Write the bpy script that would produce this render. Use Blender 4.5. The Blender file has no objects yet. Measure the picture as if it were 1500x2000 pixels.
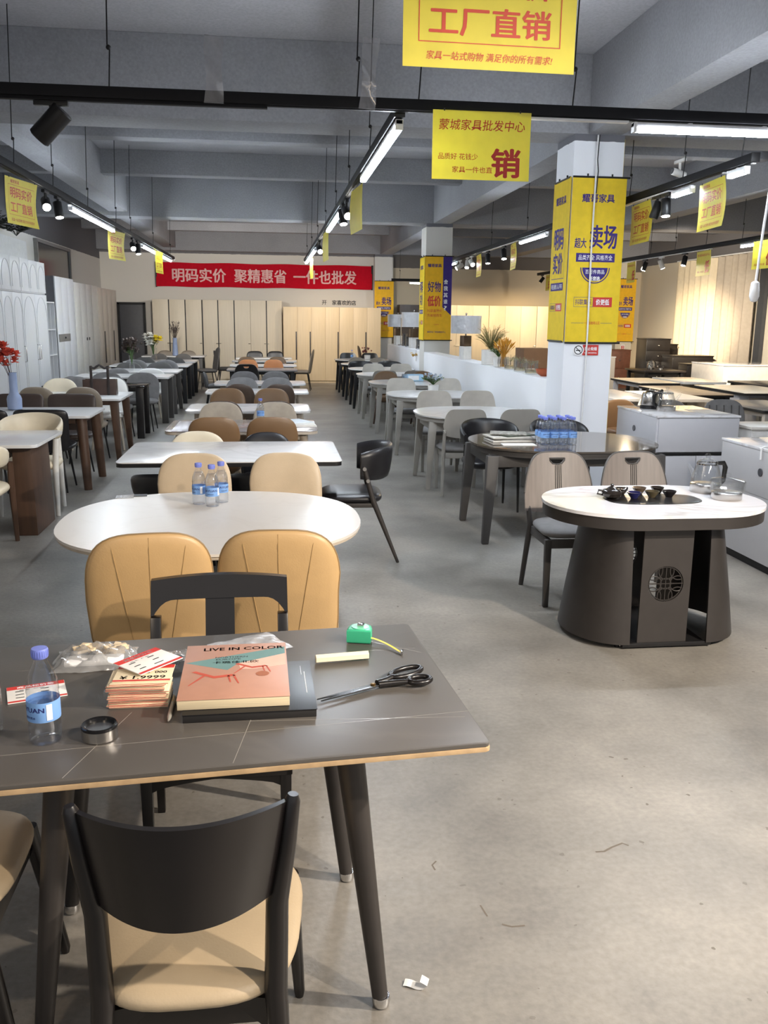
import bpy, bmesh, math, random
from mathutils import Vector, Matrix
PI = math.pi
random.seed(7)
S = bpy.context.scene
COL = S.collection

# ------------------------------------------------------------------ camera, world, exposure
cam_d = bpy.data.cameras.new('camera'); cam = bpy.data.objects.new('camera', cam_d); COL.objects.link(cam)
cam_d.sensor_fit = 'AUTO'; cam_d.sensor_width = 36.0; cam_d.lens = 1741.66 / 2000 * 36.0
cam_d.clip_start = 0.05; cam_d.clip_end = 100
_p, _y, _r = math.radians(12.231), math.radians(7.214), math.radians(0.643)
_fwd = Vector((math.sin(_y) * math.cos(_p), math.cos(_y) * math.cos(_p), -math.sin(_p)))
_rt0 = Vector((math.cos(_y), -math.sin(_y), 0)); _dn0 = _fwd.cross(_rt0)
_right = _rt0 * math.cos(_r) - _dn0 * math.sin(_r)
_down = _rt0 * math.sin(_r) + _dn0 * math.cos(_r)
_m = Matrix((_right, -_down, -_fwd)).transposed().to_4x4(); _m.translation = (0, 0, 1.72)
cam.matrix_world = _m
S.camera = cam
S.view_settings.view_transform = 'Standard'; S.view_settings.look = 'None'
S.view_settings.gamma = 1; S.view_settings.use_curve_mapping = False
S.view_settings.exposure = 1.52
S.cycles.transparent_max_bounces = 40; S.cycles.max_bounces = 8; S.cycles.diffuse_bounces = 5
w = bpy.data.worlds.new('world'); S.world = w; w.use_nodes = True
w.node_tree.nodes['Background'].inputs[0].default_value = (0.86, 0.92, 1.0, 1)
w.node_tree.nodes['Background'].inputs[1].default_value = 0.20
TUBE = 50.0      # radiance of the LED battens
SPOT = 60.0      # watts of a track spotlight
WARM = (1.0, 0.80, 0.58)
COOL = (0.80, 0.90, 1.0)

# ------------------------------------------------------------------ materials (all procedural)
def lin(h):
    h = h.lstrip('#'); o = []
    for i in (0, 2, 4):
        c = int(h[i:i+2], 16) / 255; o.append(c / 12.92 if c <= .04045 else ((c + .055) / 1.055) ** 2.4)
    return tuple(o) + (1,)
MATS = {}
def mat(name, hexc, rough=.5, metal=0, var=.06, scale=14, bump=0, bscale=80, coat=0, stretch=None, spec=.5):
    if name in MATS: return MATS[name]
    m = bpy.data.materials.new(name); m.use_nodes = True; nt = m.node_tree; N = nt.nodes; L = nt.links
    b = N['Principled BSDF']; c = lin(hexc)
    tc = N.new('ShaderNodeTexCoord'); mp = N.new('ShaderNodeMapping')
    if stretch: mp.inputs['Scale'].default_value = stretch
    L.new(tc.outputs['Object'], mp.inputs[0])
    n = N.new('ShaderNodeTexNoise'); n.inputs['Scale'].default_value = scale; n.inputs['Detail'].default_value = 5
    L.new(mp.outputs[0], n.inputs['Vector'])
    r = N.new('ShaderNodeValToRGB')
    r.color_ramp.elements[0].position = .3; r.color_ramp.elements[1].position = .7
    r.color_ramp.elements[0].color = tuple(x * (1 - var) for x in c[:3]) + (1,)
    r.color_ramp.elements[1].color = tuple(min(1, x * (1 + var)) for x in c[:3]) + (1,)
    L.new(n.outputs['Fac'], r.inputs[0]); L.new(r.outputs[0], b.inputs['Base Color'])
    b.inputs['Roughness'].default_value = rough; b.inputs['Metallic'].default_value = metal
    b.inputs['Coat Weight'].default_value = coat; b.inputs['Specular IOR Level'].default_value = spec
    if bump:
        n2 = N.new('ShaderNodeTexNoise'); n2.inputs['Scale'].default_value = bscale; n2.inputs['Detail'].default_value = 3
        L.new(mp.outputs[0], n2.inputs['Vector'])
        bp = N.new('ShaderNodeBump'); bp.inputs['Strength'].default_value = bump; bp.inputs['Distance'].default_value = .01
        L.new(n2.outputs['Fac'], bp.inputs['Height']); L.new(bp.outputs[0], b.inputs['Normal'])
    MATS[name] = m; return m
def emit(name, col, strength):
    if name in MATS: return MATS[name]
    m = bpy.data.materials.new(name); m.use_nodes = True; nt = m.node_tree
    b = nt.nodes['Principled BSDF']; b.inputs['Base Color'].default_value = (.9, .9, .9, 1)
    b.inputs['Emission Color'].default_value = tuple(col) + (1,); b.inputs['Emission Strength'].default_value = strength
    MATS[name] = m; return m
def clear(name, tint=(1, 1, 1), gloss=.12, rough=.03, alpha=.0, body='#ffffff'):
    if name in MATS: return MATS[name]
    m = bpy.data.materials.new(name); m.use_nodes = True; nt = m.node_tree; N = nt.nodes; L = nt.links
    N.remove(N['Principled BSDF']); out = N['Material Output']
    t = N.new('ShaderNodeBsdfTransparent'); t.inputs[0].default_value = tuple(tint) + (1,)
    g = N.new('ShaderNodeBsdfGlossy'); g.inputs['Roughness'].default_value = rough
    lw = N.new('ShaderNodeLayerWeight'); lw.inputs[0].default_value = .22
    ma = N.new('ShaderNodeMath'); ma.operation = 'MULTIPLY_ADD'; ma.inputs[1].default_value = .55; ma.inputs[2].default_value = gloss
    L.new(lw.outputs['Facing'], ma.inputs[0])
    mx = N.new('ShaderNodeMixShader'); L.new(ma.outputs[0], mx.inputs[0]); L.new(t.outputs[0], mx.inputs[1]); L.new(g.outputs[0], mx.inputs[2])
    last = mx
    if alpha:
        d = N.new('ShaderNodeBsdfDiffuse'); d.inputs[0].default_value = lin(body)
        m2 = N.new('ShaderNodeMixShader'); m2.inputs[0].default_value = alpha
        L.new(mx.outputs[0], m2.inputs[1]); L.new(d.outputs[0], m2.inputs[2]); last = m2
    L.new(last.outputs[0], out.inputs[0]); MATS[name] = m; return m
def concrete(name, c1, c2, scale, rough=(.4, .6), specks=False, bump=.05):
    m = bpy.data.materials.new(name); m.use_nodes = True; nt = m.node_tree; N = nt.nodes; L = nt.links
    b = N['Principled BSDF']; tc = N.new('ShaderNodeTexCoord')
    n = N.new('ShaderNodeTexNoise'); n.inputs['Scale'].default_value = scale; n.inputs['Detail'].default_value = 9; n.inputs['Roughness'].default_value = .62
    L.new(tc.outputs['Object'], n.inputs['Vector'])
    r = N.new('ShaderNodeValToRGB'); r.color_ramp.elements[0].position = .33; r.color_ramp.elements[1].position = .68
    r.color_ramp.elements[0].color = lin(c1); r.color_ramp.elements[1].color = lin(c2)
    L.new(n.outputs['Fac'], r.inputs[0]); col = r.outputs[0]
    nf = N.new('ShaderNodeTexNoise'); nf.inputs['Scale'].default_value = 45; nf.inputs['Detail'].default_value = 6
    L.new(tc.outputs['Object'], nf.inputs['Vector'])
    mr = N.new('ShaderNodeMapRange'); mr.inputs[1].default_value = .3; mr.inputs[2].default_value = .7; mr.inputs[3].default_value = .88; mr.inputs[4].default_value = 1.09
    L.new(nf.outputs['Fac'], mr.inputs[0])
    mu = N.new('ShaderNodeMix'); mu.data_type = 'RGBA'; mu.blend_type = 'MULTIPLY'; mu.inputs[0].default_value = 1
    L.new(col, mu.inputs[6]); L.new(mr.outputs[0], mu.inputs[7]); col = mu.outputs[2]
    if specks:
        v = N.new('ShaderNodeTexVoronoi'); v.inputs['Scale'].default_value = 17; v.inputs['Randomness'].default_value = 1
        wn = N.new('ShaderNodeTexNoise'); wn.inputs['Scale'].default_value = 30
        L.new(tc.outputs['Object'], wn.inputs['Vector'])
        ad = N.new('ShaderNodeVectorMath'); ad.operation = 'MULTIPLY_ADD'; ad.inputs[1].default_value = (.03, .03, 0)
        L.new(wn.outputs['Color'], ad.inputs[0]); L.new(tc.outputs['Object'], ad.inputs[2]); L.new(ad.outputs[0], v.inputs['Vector'])
        sep = N.new('ShaderNodeSeparateColor'); L.new(v.outputs['Color'], sep.inputs[0])
        sz = N.new('ShaderNodeMapRange'); sz.inputs[1].default_value = .45; sz.inputs[2].default_value = 1.0; sz.inputs[3].default_value = 0.0; sz.inputs[4].default_value = .15
        L.new(sep.outputs[0], sz.inputs[0])
        lt = N.new('ShaderNodeMath'); lt.operation = 'LESS_THAN'; L.new(v.outputs['Distance'], lt.inputs[0]); L.new(sz.outputs[0], lt.inputs[1])
        rt = N.new('ShaderNodeTexNoise'); rt.inputs['Scale'].default_value = 1.1; rt.inputs['Detail'].default_value = 4
        L.new(tc.outputs['Object'], rt.inputs['Vector'])
        rr = N.new('ShaderNodeMapRange'); rr.inputs[1].default_value = .36; rr.inputs[2].default_value = .6; rr.inputs[3].default_value = .15; rr.inputs[4].default_value = .85
        L.new(rt.outputs['Fac'], rr.inputs[0])
        mm = N.new('ShaderNodeMath'); mm.operation = 'MULTIPLY'; L.new(lt.outputs[0], mm.inputs[0]); L.new(rr.outputs[0], mm.inputs[1])
        mk = N.new('ShaderNodeMix'); mk.data_type = 'RGBA'; L.new(mm.outputs[0], mk.inputs[0]); L.new(col, mk.inputs[6]); mk.inputs[7].default_value = lin('#5a5148'); col = mk.outputs[2]
    L.new(col, b.inputs['Base Color'])
    rr2 = N.new('ShaderNodeMapRange'); rr2.inputs[3].default_value = rough[0]; rr2.inputs[4].default_value = rough[1]
    L.new(n.outputs['Fac'], rr2.inputs[0]); L.new(rr2.outputs[0], b.inputs['Roughness'])
    bp = N.new('ShaderNodeBump'); bp.inputs['Strength'].default_value = bump; bp.inputs['Distance'].default_value = .01
    L.new(nf.outputs['Fac'], bp.inputs['Height']); L.new(bp.outputs[0], b.inputs['Normal'])
    MATS[name] = m; return m
def marble(name, base, vein, rough=.15, scale=2.5, amt=.5):
    if name in MATS: return MATS[name]
    m = bpy.data.materials.new(name); m.use_nodes = True; nt = m.node_tree; N = nt.nodes; L = nt.links
    b = N['Principled BSDF']; tc = N.new('ShaderNodeTexCoord')
    wv = N.new('ShaderNodeTexNoise'); wv.inputs['Scale'].default_value = scale; wv.inputs['Detail'].default_value = 8; wv.inputs['Distortion'].default_value = 1.2
    L.new(tc.outputs['Object'], wv.inputs['Vector'])
    r = N.new('ShaderNodeValToRGB'); e = r.color_ramp.elements
    e[0].position = .47; e[0].color = (0, 0, 0, 1); e[1].position = .5; e[1].color = (1, 1, 1, 1)
    k = e.new(.53); k.color = (0, 0, 0, 1)
    L.new(wv.outputs['Fac'], r.inputs[0])
    ml = N.new('ShaderNodeMath'); ml.operation = 'MULTIPLY'; ml.inputs[1].default_value = amt; L.new(r.outputs[0], ml.inputs[0])
    mx = N.new('ShaderNodeMix'); mx.data_type = 'RGBA'; L.new(ml.outputs[0], mx.inputs[0]); mx.inputs[6].default_value = lin(base); mx.inputs[7].default_value = lin(vein)
    L.new(mx.outputs[2], b.inputs['Base Color']); b.inputs['Roughness'].default_value = rough
    MATS[name] = m; return m
FLOOR = concrete('polished_concrete', '#6d6963', '#98938b', 1.1, (.36, .52), True, .12)
CEIL = concrete('grey_ceiling_paint', '#a9a9ae', '#b3b3b8', .8, (.7, .9), False, .1)
BEAM = concrete('grey_beam_paint', '#86868a', '#939397', 1.3, (.65, .85), False, .1)
WALLW = mat('white_wall_paint', '#dcd8d0', .7, var=.02)
HALFW = mat('half_wall_paint', '#eff0f3', .55, var=.012, scale=3)
WALLR = mat('beige_wall_paint', '#b9ae9c', .7)
BLACK = mat('black_metal', '#1a191a', .45, spec=.35)
BLKLAC = mat('black_lacquer', '#181515', .28, spec=.5)
DKBRONZE = mat('dark_bronze_metal', '#3b3735', .42, .3)
STEEL = mat('brushed_steel', '#b9b6b2', .25, 1)
CHROME = mat('chrome', '#d5d5d5', .08, 1)
WHITEP = mat('white_plastic', '#e6e6e6', .35)
YEL = mat('yellow_card', '#ece05c', .45)
_n = YEL.node_tree; _t = _n.nodes.new('ShaderNodeBsdfTranslucent'); _t.inputs[0].default_value = lin('#f6ee86'); _x = _n.nodes.new('ShaderNodeMixShader'); _x.inputs[0].default_value = .4
_n.links.new(_n.nodes['Principled BSDF'].outputs[0], _x.inputs[1]); _n.links.new(_t.outputs[0], _x.inputs[2]); _n.links.new(_x.outputs[0], _n.nodes['Material Output'].inputs[0])
YELB = mat('yellow_banner', '#e6c632', .7, spec=.25)
YELF = mat('amber_banner', '#edb82c', .7, spec=.25)
REDT = mat('red_print', '#c8342c', .5); PUR = mat('purple_print', '#40327a', .6, spec=.2); WTXT = mat('white_print', '#efeff0', .5)
KTXT = mat('black_print', '#1d1b1e', .5); BRTXT = mat('maroon_print', '#7a3a20', .5); PINK = mat('pale_red_print', '#e7b7b3', .6)
GLASS = clear('clear_glass', (.985, .99, .99), .05); PLASTIC = clear('clear_plastic', (.975, .985, 1.0), .07)
BAGP = clear('clear_bag_plastic', (.95, .95, .95), .3, .12, .25, '#dcdcdc')
TAPE = clear('clear_tape', (.88, .88, .90), .2, .12, .22, '#d8d8dc')

# ------------------------------------------------------------------ mesh helpers
def new_bm(): return bmesh.new()
def tf(pts, M): return [M @ Vector(p) for p in pts]
def box(bm, c, s, bev=0, rot=None, seg=2):
    r = bmesh.ops.create_cube(bm, size=1); vs = r['verts']
    bmesh.ops.scale(bm, vec=s, verts=vs)
    if bev:
        es = list({e for v in vs for e in v.link_edges})
        o = bmesh.ops.bevel(bm, geom=vs + es, offset=min(bev, min(s) * .49), segments=seg, profile=.6, affect='EDGES')
        vs = list({v for f in o['faces'] for v in f.verts} | {v for v in vs if v.is_valid})
    if rot is not None: bmesh.ops.transform(bm, matrix=rot.to_4x4() if len(rot) == 3 else rot, verts=vs)
    bmesh.ops.translate(bm, vec=c, verts=vs)
    return vs
def bx(bm, x0, x1, y0, y1, z0, z1, bev=0):
    return box(bm, ((x0+x1)/2, (y0+y1)/2, (z0+z1)/2), (abs(x1-x0), abs(y1-y0), abs(z1-z0)), bev)
def tube(bm, pts, rad, n=10, caps=True, flat=1.0):
    pts = [Vector(p) for p in pts]
    if not hasattr(rad, '__len__'): rad = [rad] * len(pts)
    rings = []; up = None
    for i, p in enumerate(pts):
        a = pts[max(0, i-1)]; b = pts[min(len(pts)-1, i+1)]; t = (b - a).normalized()
        if up is None:
            up = Vector((0, 0, 1)) if abs(t.z) < .9 else Vector((0, 1, 0))
        u = (up - t * up.dot(t)).normalized(); v = t.cross(u); up = u
        rings.append([bm.verts.new(p + (u * math.cos(k*2*PI/n) + v * math.sin(k*2*PI/n) * flat) * rad[i]) for k in range(n)])
    for a, b in zip(rings, rings[1:]):
        for k in range(n): bm.faces.new((a[k], a[(k+1) % n], b[(k+1) % n], b[k]))
    if caps:
        bm.faces.new(rings[0][::-1]); bm.faces.new(rings[-1])
def taper(bm, p0, p1, s0, s1, bev=.004):
    """square leg from p0 (size s0) down to p1 (size s1)"""
    (a, b), (c, d) = s0, s1; p0 = Vector(p0); p1 = Vector(p1); vs = []
    for p, (w, h) in ((p0, (a, b)), (p1, (c, d))):
        vs.append([bm.verts.new(p + Vector((sx*w/2, sy*h/2, 0))) for sx, sy in ((-1, -1), (1, -1), (1, 1), (-1, 1))])
    fs = [bm.faces.new(vs[0]), bm.faces.new(vs[1][::-1])]
    for k in range(4): fs.append(bm.faces.new((vs[0][k], vs[1][k], vs[1][(k+1) % 4], vs[0][(k+1) % 4])))
    if bev:
        es = list({e for f in fs for e in f.edges})
        bmesh.ops.bevel(bm, geom=es, offset=bev, segments=2, profile=.6, affect='EDGES')
def lathe(bm, prof, c=(0, 0, 0), n=20, caps=True):
    rings = [[bm.verts.new((c[0] + r*math.cos(k*2*PI/n), c[1] + r*math.sin(k*2*PI/n), c[2] + z)) for k in range(n)] for r, z in prof]
    for a, b in zip(rings, rings[1:]):
        for k in range(n): bm.faces.new((a[k], a[(k+1) % n], b[(k+1) % n], b[k]))
    if caps:
        if prof[0][0] > 1e-4: bm.faces.new(rings[0][::-1])
        if prof[-1][0] > 1e-4: bm.faces.new(rings[-1])
def prism(bm, out, z0, z1, bev=0, seg=2):
    lo = [bm.verts.new((x, y, z0)) for x, y in out]; hi = [bm.verts.new((x, y, z1)) for x, y in out]
    n = len(out); ft = bm.faces.new(hi); fb = bm.faces.new(lo[::-1])
    for k in range(n): bm.faces.new((lo[k], lo[(k+1) % n], hi[(k+1) % n], hi[k]))
    if bev:
        es = list(ft.edges) + list(fb.edges)
        bmesh.ops.bevel(bm, geom=es, offset=bev, segments=seg, profile=.6, affect='EDGES')
def sup(wx, wy, n=3.5, k=40, taperx=0):
    o = []
    for i in range(k):
        a = 2*PI*i/k; c, s = math.cos(a), math.sin(a)
        x = math.copysign(abs(c)**(2/n), c)*wx; y = math.copysign(abs(s)**(2/n), s)*wy
        o.append((x*(1 + taperx*y/wy), y))
    return o
def stadium(hl, r, k=16):
    o = []
    for i in range(k+1): a = -PI/2 + PI*i/k; o.append((hl - r + r*math.cos(a), r*math.sin(a)))
    for i in range(k+1): a = PI/2 + PI*i/k; o.append((-(hl - r) + r*math.cos(a), r*math.sin(a)))
    return o
def rrect(hx, hy, r, k=6):
    o = []
    for cx, cy, a0 in ((hx-r, -hy+r, -PI/2), (hx-r, hy-r, 0), (-hx+r, hy-r, PI/2), (-hx+r, -hy+r, PI)):
        for i in range(k+1): a = a0 + PI/2*i/k; o.append((cx + r*math.cos(a), cy + r*math.sin(a)))
    return o
def pillow(bm, out, T, f, p=5, rings=(0, .35, .65, .84, .94, .985, 1.0)):
    """rounded slab over a star-shaped outline; f maps (u, v, w) to 3D"""
    n = len(out); top = []; bot = []
    for r in rings:
        w = T/2*max(0, 1 - r**p)**.5
        if r == 0:
            top.append([bm.verts.new(f(0, 0, w))]); bot.append([bm.verts.new(f(0, 0, -w))])
        elif r == 1.0:
            e = [bm.verts.new(f(x, y, 0)) for x, y in out]; top.append(e); bot.append(e)
        else:
            top.append([bm.verts.new(f(x*r, y*r, w)) for x, y in out]); bot.append([bm.verts.new(f(x*r, y*r, -w)) for x, y in out])
    for L, flip in ((top, False), (bot, True)):
        for a, b in zip(L, L[1:]):
            for k in range(n):
                k2 = (k+1) % n
                fs = (a[0], b[k], b[k2]) if len(a) == 1 else (a[k], b[k], b[k2], a[k2])
                bm.faces.new(fs[::-1] if flip else fs)
def strip(bm, us, lo, hi, T, f, rows=2, bev=0):
    """curved board: columns us, lower edge lo(u), upper edge hi(u), thickness T; f maps (u, v, w)"""
    fr = []; bk = []
    for u in us:
        a, b = lo(u), hi(u)
        fr.append([bm.verts.new(f(u, a + (b-a)*j/rows, T/2)) for j in range(rows+1)])
        bk.append([bm.verts.new(f(u, a + (b-a)*j/rows, -T/2)) for j in range(rows+1)])
    n = len(us); fs = []
    for i in range(n-1):
        for j in range(rows):
            bm.faces.new((fr[i][j], fr[i+1][j], fr[i+1][j+1], fr[i][j+1]))
            bm.faces.new((bk[i][j+1], bk[i+1][j+1], bk[i+1][j], bk[i][j]))
        bm.faces.new((fr[i][0], bk[i][0], bk[i+1][0], fr[i+1][0]))
        bm.faces.new((fr[i+1][rows], bk[i+1][rows], bk[i][rows], fr[i][rows]))
    for i in (0, n-1):
        for j in range(rows):
            q = (fr[i][j], fr[i][j+1], bk[i][j+1], bk[i][j]); bm.faces.new(q if i == 0 else q[::-1])
def sphere(bm, c, r, sc=(1, 1, 1), u=12, v=8):
    o = bmesh.ops.create_uvsphere(bm, u_segments=u, v_segments=v, radius=r)['verts']
    bmesh.ops.scale(bm, vec=sc, verts=o); bmesh.ops.translate(bm, vec=c, verts=o)
def mesh(bm, name, m, ang=40, fixn=True):
    if fixn: bmesh.ops.recalc_face_normals(bm, faces=bm.faces)
    me = bpy.data.meshes.new(name); bm.to_mesh(me); bm.free()
    for p in me.polygons: p.use_smooth = True
    me.set_sharp_from_angle(angle=math.radians(ang))
    me.materials.append(m); return me
def link(name, me, parent=None, label=None):
    o = bpy.data.objects.new(name, me); COL.objects.link(o)
    if parent: o.parent = parent
    if label: o['label'] = label
    return o
def part(name, bm, m, parent, label=None, ang=40): return link(name, mesh(bm, name, m, ang), parent, label)
def thing(name, label, cat, loc=(0, 0, 0), rz=0, group=None, rot=None):
    o = bpy.data.objects.new(name, None); COL.objects.link(o); o.empty_display_size = .1
    o.location = loc; o.rotation_euler = rot if rot else (0, 0, rz)
    o['label'] = label; o['category'] = cat
    if group: o['group'] = group
    return o
def solo(name, bm, m, label, cat, loc=(0, 0, 0), rz=0, group=None, ang=40, rot=None):
    o = link(name, mesh(bm, name, m, ang)); o.location = loc; o.rotation_euler = rot if rot else (0, 0, rz)
    o['label'] = label; o['category'] = cat
    if group: o['group'] = group
    return o
def struct(name, bm, m, ang=30):
    o = link(name, mesh(bm, name, m, ang)); o['kind'] = 'structure'; return o
CACHE = {}
def proto(key, fn):
    """parts of one kind, built once: list of (name, mesh, label, children)"""
    if key not in CACHE: CACHE[key] = fn()
    return CACHE[key]
def put(parts, root):
    for it in parts:
        nm, me, lb = it[0], it[1], it[2]
        o = link(nm, me, root, lb)
        for ch in (it[3] if len(it) > 3 else ()): link(ch[0], ch[1], o, ch[2])
def P(name, bm, m, label=None, kids=(), ang=40): return (name, mesh(bm, name, m, ang), label, kids)
def lines_of(bm, ax=2, gap=.03):
    """split flat printing into its separate lines (or words, along x)"""
    iv = sorted((min(v.co[ax] for v in f.verts), max(v.co[ax] for v in f.verts), f.index) for f in (bm.faces.index_update() or bm.faces))
    groups = []; hi = None
    for a, b, i in iv:
        if hi is None or a > hi + gap: groups.append([]); hi = b
        hi = max(hi, b); groups[-1].append(i)
    bm.faces.ensure_lookup_table(); fs = list(bm.faces); out = []
    for g in groups:
        n = bmesh.new(); vm = {}
        for i in g:
            q = [vm.setdefault(v.index, None) or vm.__setitem__(v.index, n.verts.new(v.co)) or vm[v.index] for v in fs[i].verts]
            try: n.faces.new(q)
            except ValueError: pass
        out.append(n)
    bm.free(); return out
def print_parts(name, bm, m, parent, label=None, ax=2, gap=.03):
    bm.verts.index_update()
    for n in lines_of(bm, ax, gap): part(name, n, m, parent, label)
# ---- lettering: glyph outlines of the built-in font, fitted to a box on a sheet facing -Y
def glyphs(bm, body, cx, cz, wd, ht, bold=.012, y=-.0015, shear=0):
    c = bpy.data.curves.new('t', 'FONT'); c.body = body; c.size = 1; c.offset = .004; c.resolution_u = 2; c.shear = shear
    o = bpy.data.objects.new('t', c); COL.objects.link(o)
    dg = bpy.context.evaluated_depsgraph_get(); me = bpy.data.meshes.new_from_object(o.evaluated_get(dg))
    bpy.data.objects.remove(o); bpy.data.curves.remove(c)
    xs = [v.co.x for v in me.vertices]; ys = [v.co.y for v in me.vertices]
    x0, x1, y0, y1 = min(xs), max(xs), min(ys), max(ys)
    if not wd: wd = ht*(x1-x0)/max(1e-6, (y1-y0))
    if not ht: ht = wd*(y1-y0)/max(1e-6, (x1-x0))
    k = bold*1.1 if bold > .009 else 0
    for n, (dx, dz) in enumerate(((0, 0),) if not k else ((-k, 0), (k, 0), (0, k*.6), (0, -k*.6))):
        vm = [bm.verts.new((cx + ((v.co.x-x0)/(x1-x0) - .5)*wd + dx*ht, y - n*.00004, cz + ((v.co.y-y0)/max(1e-6, y1-y0) - .5)*ht + dz*ht)) for v in me.vertices]
        for p in me.polygons:
            try: bm.faces.new([vm[i] for i in p.vertices])
            except ValueError: pass
    bpy.data.meshes.remove(me)
def rect(bm, x0, x1, z0, z1, y=-.001):
    bm.faces.new([bm.verts.new(p) for p in ((x0, y, z0), (x1, y, z0), (x1, y, z1), (x0, y, z1))])
def frame(bm, x0, x1, z0, z1, t, y=-.001):
    rect(bm, x0, x1, z0, z0+t, y); rect(bm, x0, x1, z1-t, z1, y); rect(bm, x0, x0+t, z0+t, z1-t, y); rect(bm, x1-t, x1, z0+t, z1-t, y)
# ------------------------------------------------------------------ lamps: emitters of tracks and added fill spots are built here first
LED = emit('led_diffuser', COOL, TUBE*.85); LEDN = emit('led_diffuser_bright', (.84, .91, 1.0), TUBE*1.35); LENS = emit('spot_lens', (1, .96, .88), 30.0); LENSW = emit('warm_spot_lens', (1, .78, .45), 40.0)
def spot_light(name, loc, target, watts, color, size=70, blend=.5, rad=.05):
    d = bpy.data.lights.new(name, 'SPOT'); d.energy = watts; d.color = color; d.spot_size = math.radians(size); d.spot_blend = blend; d.shadow_soft_size = rad
    o = bpy.data.objects.new(name, d); COL.objects.link(o); o.location = loc
    o.rotation_euler = (Vector(target) - Vector(loc)).to_track_quat('-Z', 'Y').to_euler(); return o
# the warm spotlight on the near track behind and to the right of the camera
spot_light('track_or_fill_beam', (1.75, 0.35, 2.72), (0.95, 2.7, 0.2), 100, (1.0, .86, .70), 100, .35, .04)
spot_light('track_or_fill_beam', (-1.6, 0.2, 2.72), (-0.6, 3.0, 0.4), 25, WARM, 100, .6, .06)
spot_light('track_or_fill_beam', (3.3, 1.2, 2.72), (1.3, 2.8, 0.0), 300, (1, .88, .74), 100, .6, .05)  # added fill spot without a fixture, brightens the near floor
# wall-washing spots; those at the left and middle track ends are added fill
spot_light('track_or_fill_beam', (-1.97, 19.1, 2.76), (-1.7, 25.2, 1.7), 120, (1, .93, .84), 100, .8)  # added fill without a lamp head, lifts the dark left wardrobes
spot_light('track_or_fill_beam', (.73, 19.0, 2.76), (.2, 25.3, 2.1), 120, (1, .93, .84), 100, .8)  # added fill without a lamp head, lifts the red banner and back wall
for x in (1.3, 2.1): spot_light('track_or_fill_beam', (x, 22.2, 2.78), (x, 24.5, 1.35), 30, WARM, 75, .8)
for x in (5.2, 6.4, 7.4): spot_light('track_or_fill_beam', (x, 22.9, 2.7), (x, 24.6, 1.55), 70, (1, .74, .42), 72, .9)
spot_light('track_or_fill_beam', (7.0, 16.1, 2.66), (10.4, 21.2, 1.2), 1500, (1, .80, .54), 30, 1.0)
spot_light('track_or_fill_beam', (6.9, 15.2, 2.66), (10.5, 23.6, 2.0), 800, (1, .88, .72), 60, 1.0)
spot_light('track_or_fill_beam', (6.9, 14.4, 2.66), (10.4, 17.6, .8), 650, (1, .86, .68), 55, 1.0)
spot_light('track_or_fill_beam', (6.6, 16.0, 2.66), (6.0, 13.5, .6), 120, (1, .80, .55), 90, .8)
spot_light('track_or_fill_beam', (3.9, 9.6, 2.7), (4.9, 11.6, .6), 110, (1, .82, .6), 90, .8)

# ------------------------------------------------------------------ the room
XL, XR, YB, YF, ZC = -4.5, 10.6, 25.4, -3.0, 4.12
b = new_bm(); bx(b, XL-.2, XR+.2, YF-.2, YB+.2, -.2, 0); struct('floor', b, FLOOR)
b = new_bm(); bx(b, XL-.2, XR+.2, -.6, YB+.2, ZC, ZC+.2); struct('ceiling', b, CEIL)
def two_tone(name, lower, upper, zs):
    m = bpy.data.materials.new(name); m.use_nodes = True; nt = m.node_tree; N = nt.nodes; L = nt.links; B = N['Principled BSDF']
    g = N.new('ShaderNodeNewGeometry'); sx = N.new('ShaderNodeSeparateXYZ'); L.new(g.outputs['Position'], sx.inputs[0])
    n = N.new('ShaderNodeTexNoise'); n.inputs['Scale'].default_value = 9; L.new(g.outputs['Position'], n.inputs['Vector'])
    ad = N.new('ShaderNodeMath'); ad.operation = 'MULTIPLY_ADD'; ad.inputs[1].default_value = .02; L.new(n.outputs['Fac'], ad.inputs[0]); L.new(sx.outputs['Z'], ad.inputs[2])
    gt = N.new('ShaderNodeMath'); gt.operation = 'GREATER_THAN'; gt.inputs[1].default_value = zs + .01; L.new(ad.outputs[0], gt.inputs[0])
    mx = N.new('ShaderNodeMix'); mx.data_type = 'RGBA'; L.new(gt.outputs[0], mx.inputs[0]); mx.inputs[6].default_value = lin(lower); mx.inputs[7].default_value = lin(upper)
    L.new(mx.outputs[2], B.inputs['Base Color']); B.inputs['Roughness'].default_value = .75; MATS[name] = m; return m
WB = two_tone('back_wall_paint', '#d8d3ca', '#706e70', 3.38)
b = new_bm(); bx(b, XL-.2, 3.4, YB, YB+.2, 0, ZC); struct('wall_back', b, WB)
b = new_bm(); bx(b, 3.4, XR+.2, YB, YB+.2, 0, ZC); struct('wall_back_right', b, two_tone('back_wall_right_paint', '#c2b49c', '#625c58', 3.1))
b = new_bm(); bx(b, XL-.2, XL, -.6, YB, 0, ZC); struct('wall_left', b, two_tone('left_wall_paint', '#c9c6c2', '#5d5c60', 3.2))
b = new_bm(); bx(b, XR, XR+.2, -.6, YB, 0, ZC); struct('wall_right', b, two_tone('right_wall_paint', '#d6cdba', '#6d6a6a', 3.25))
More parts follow.
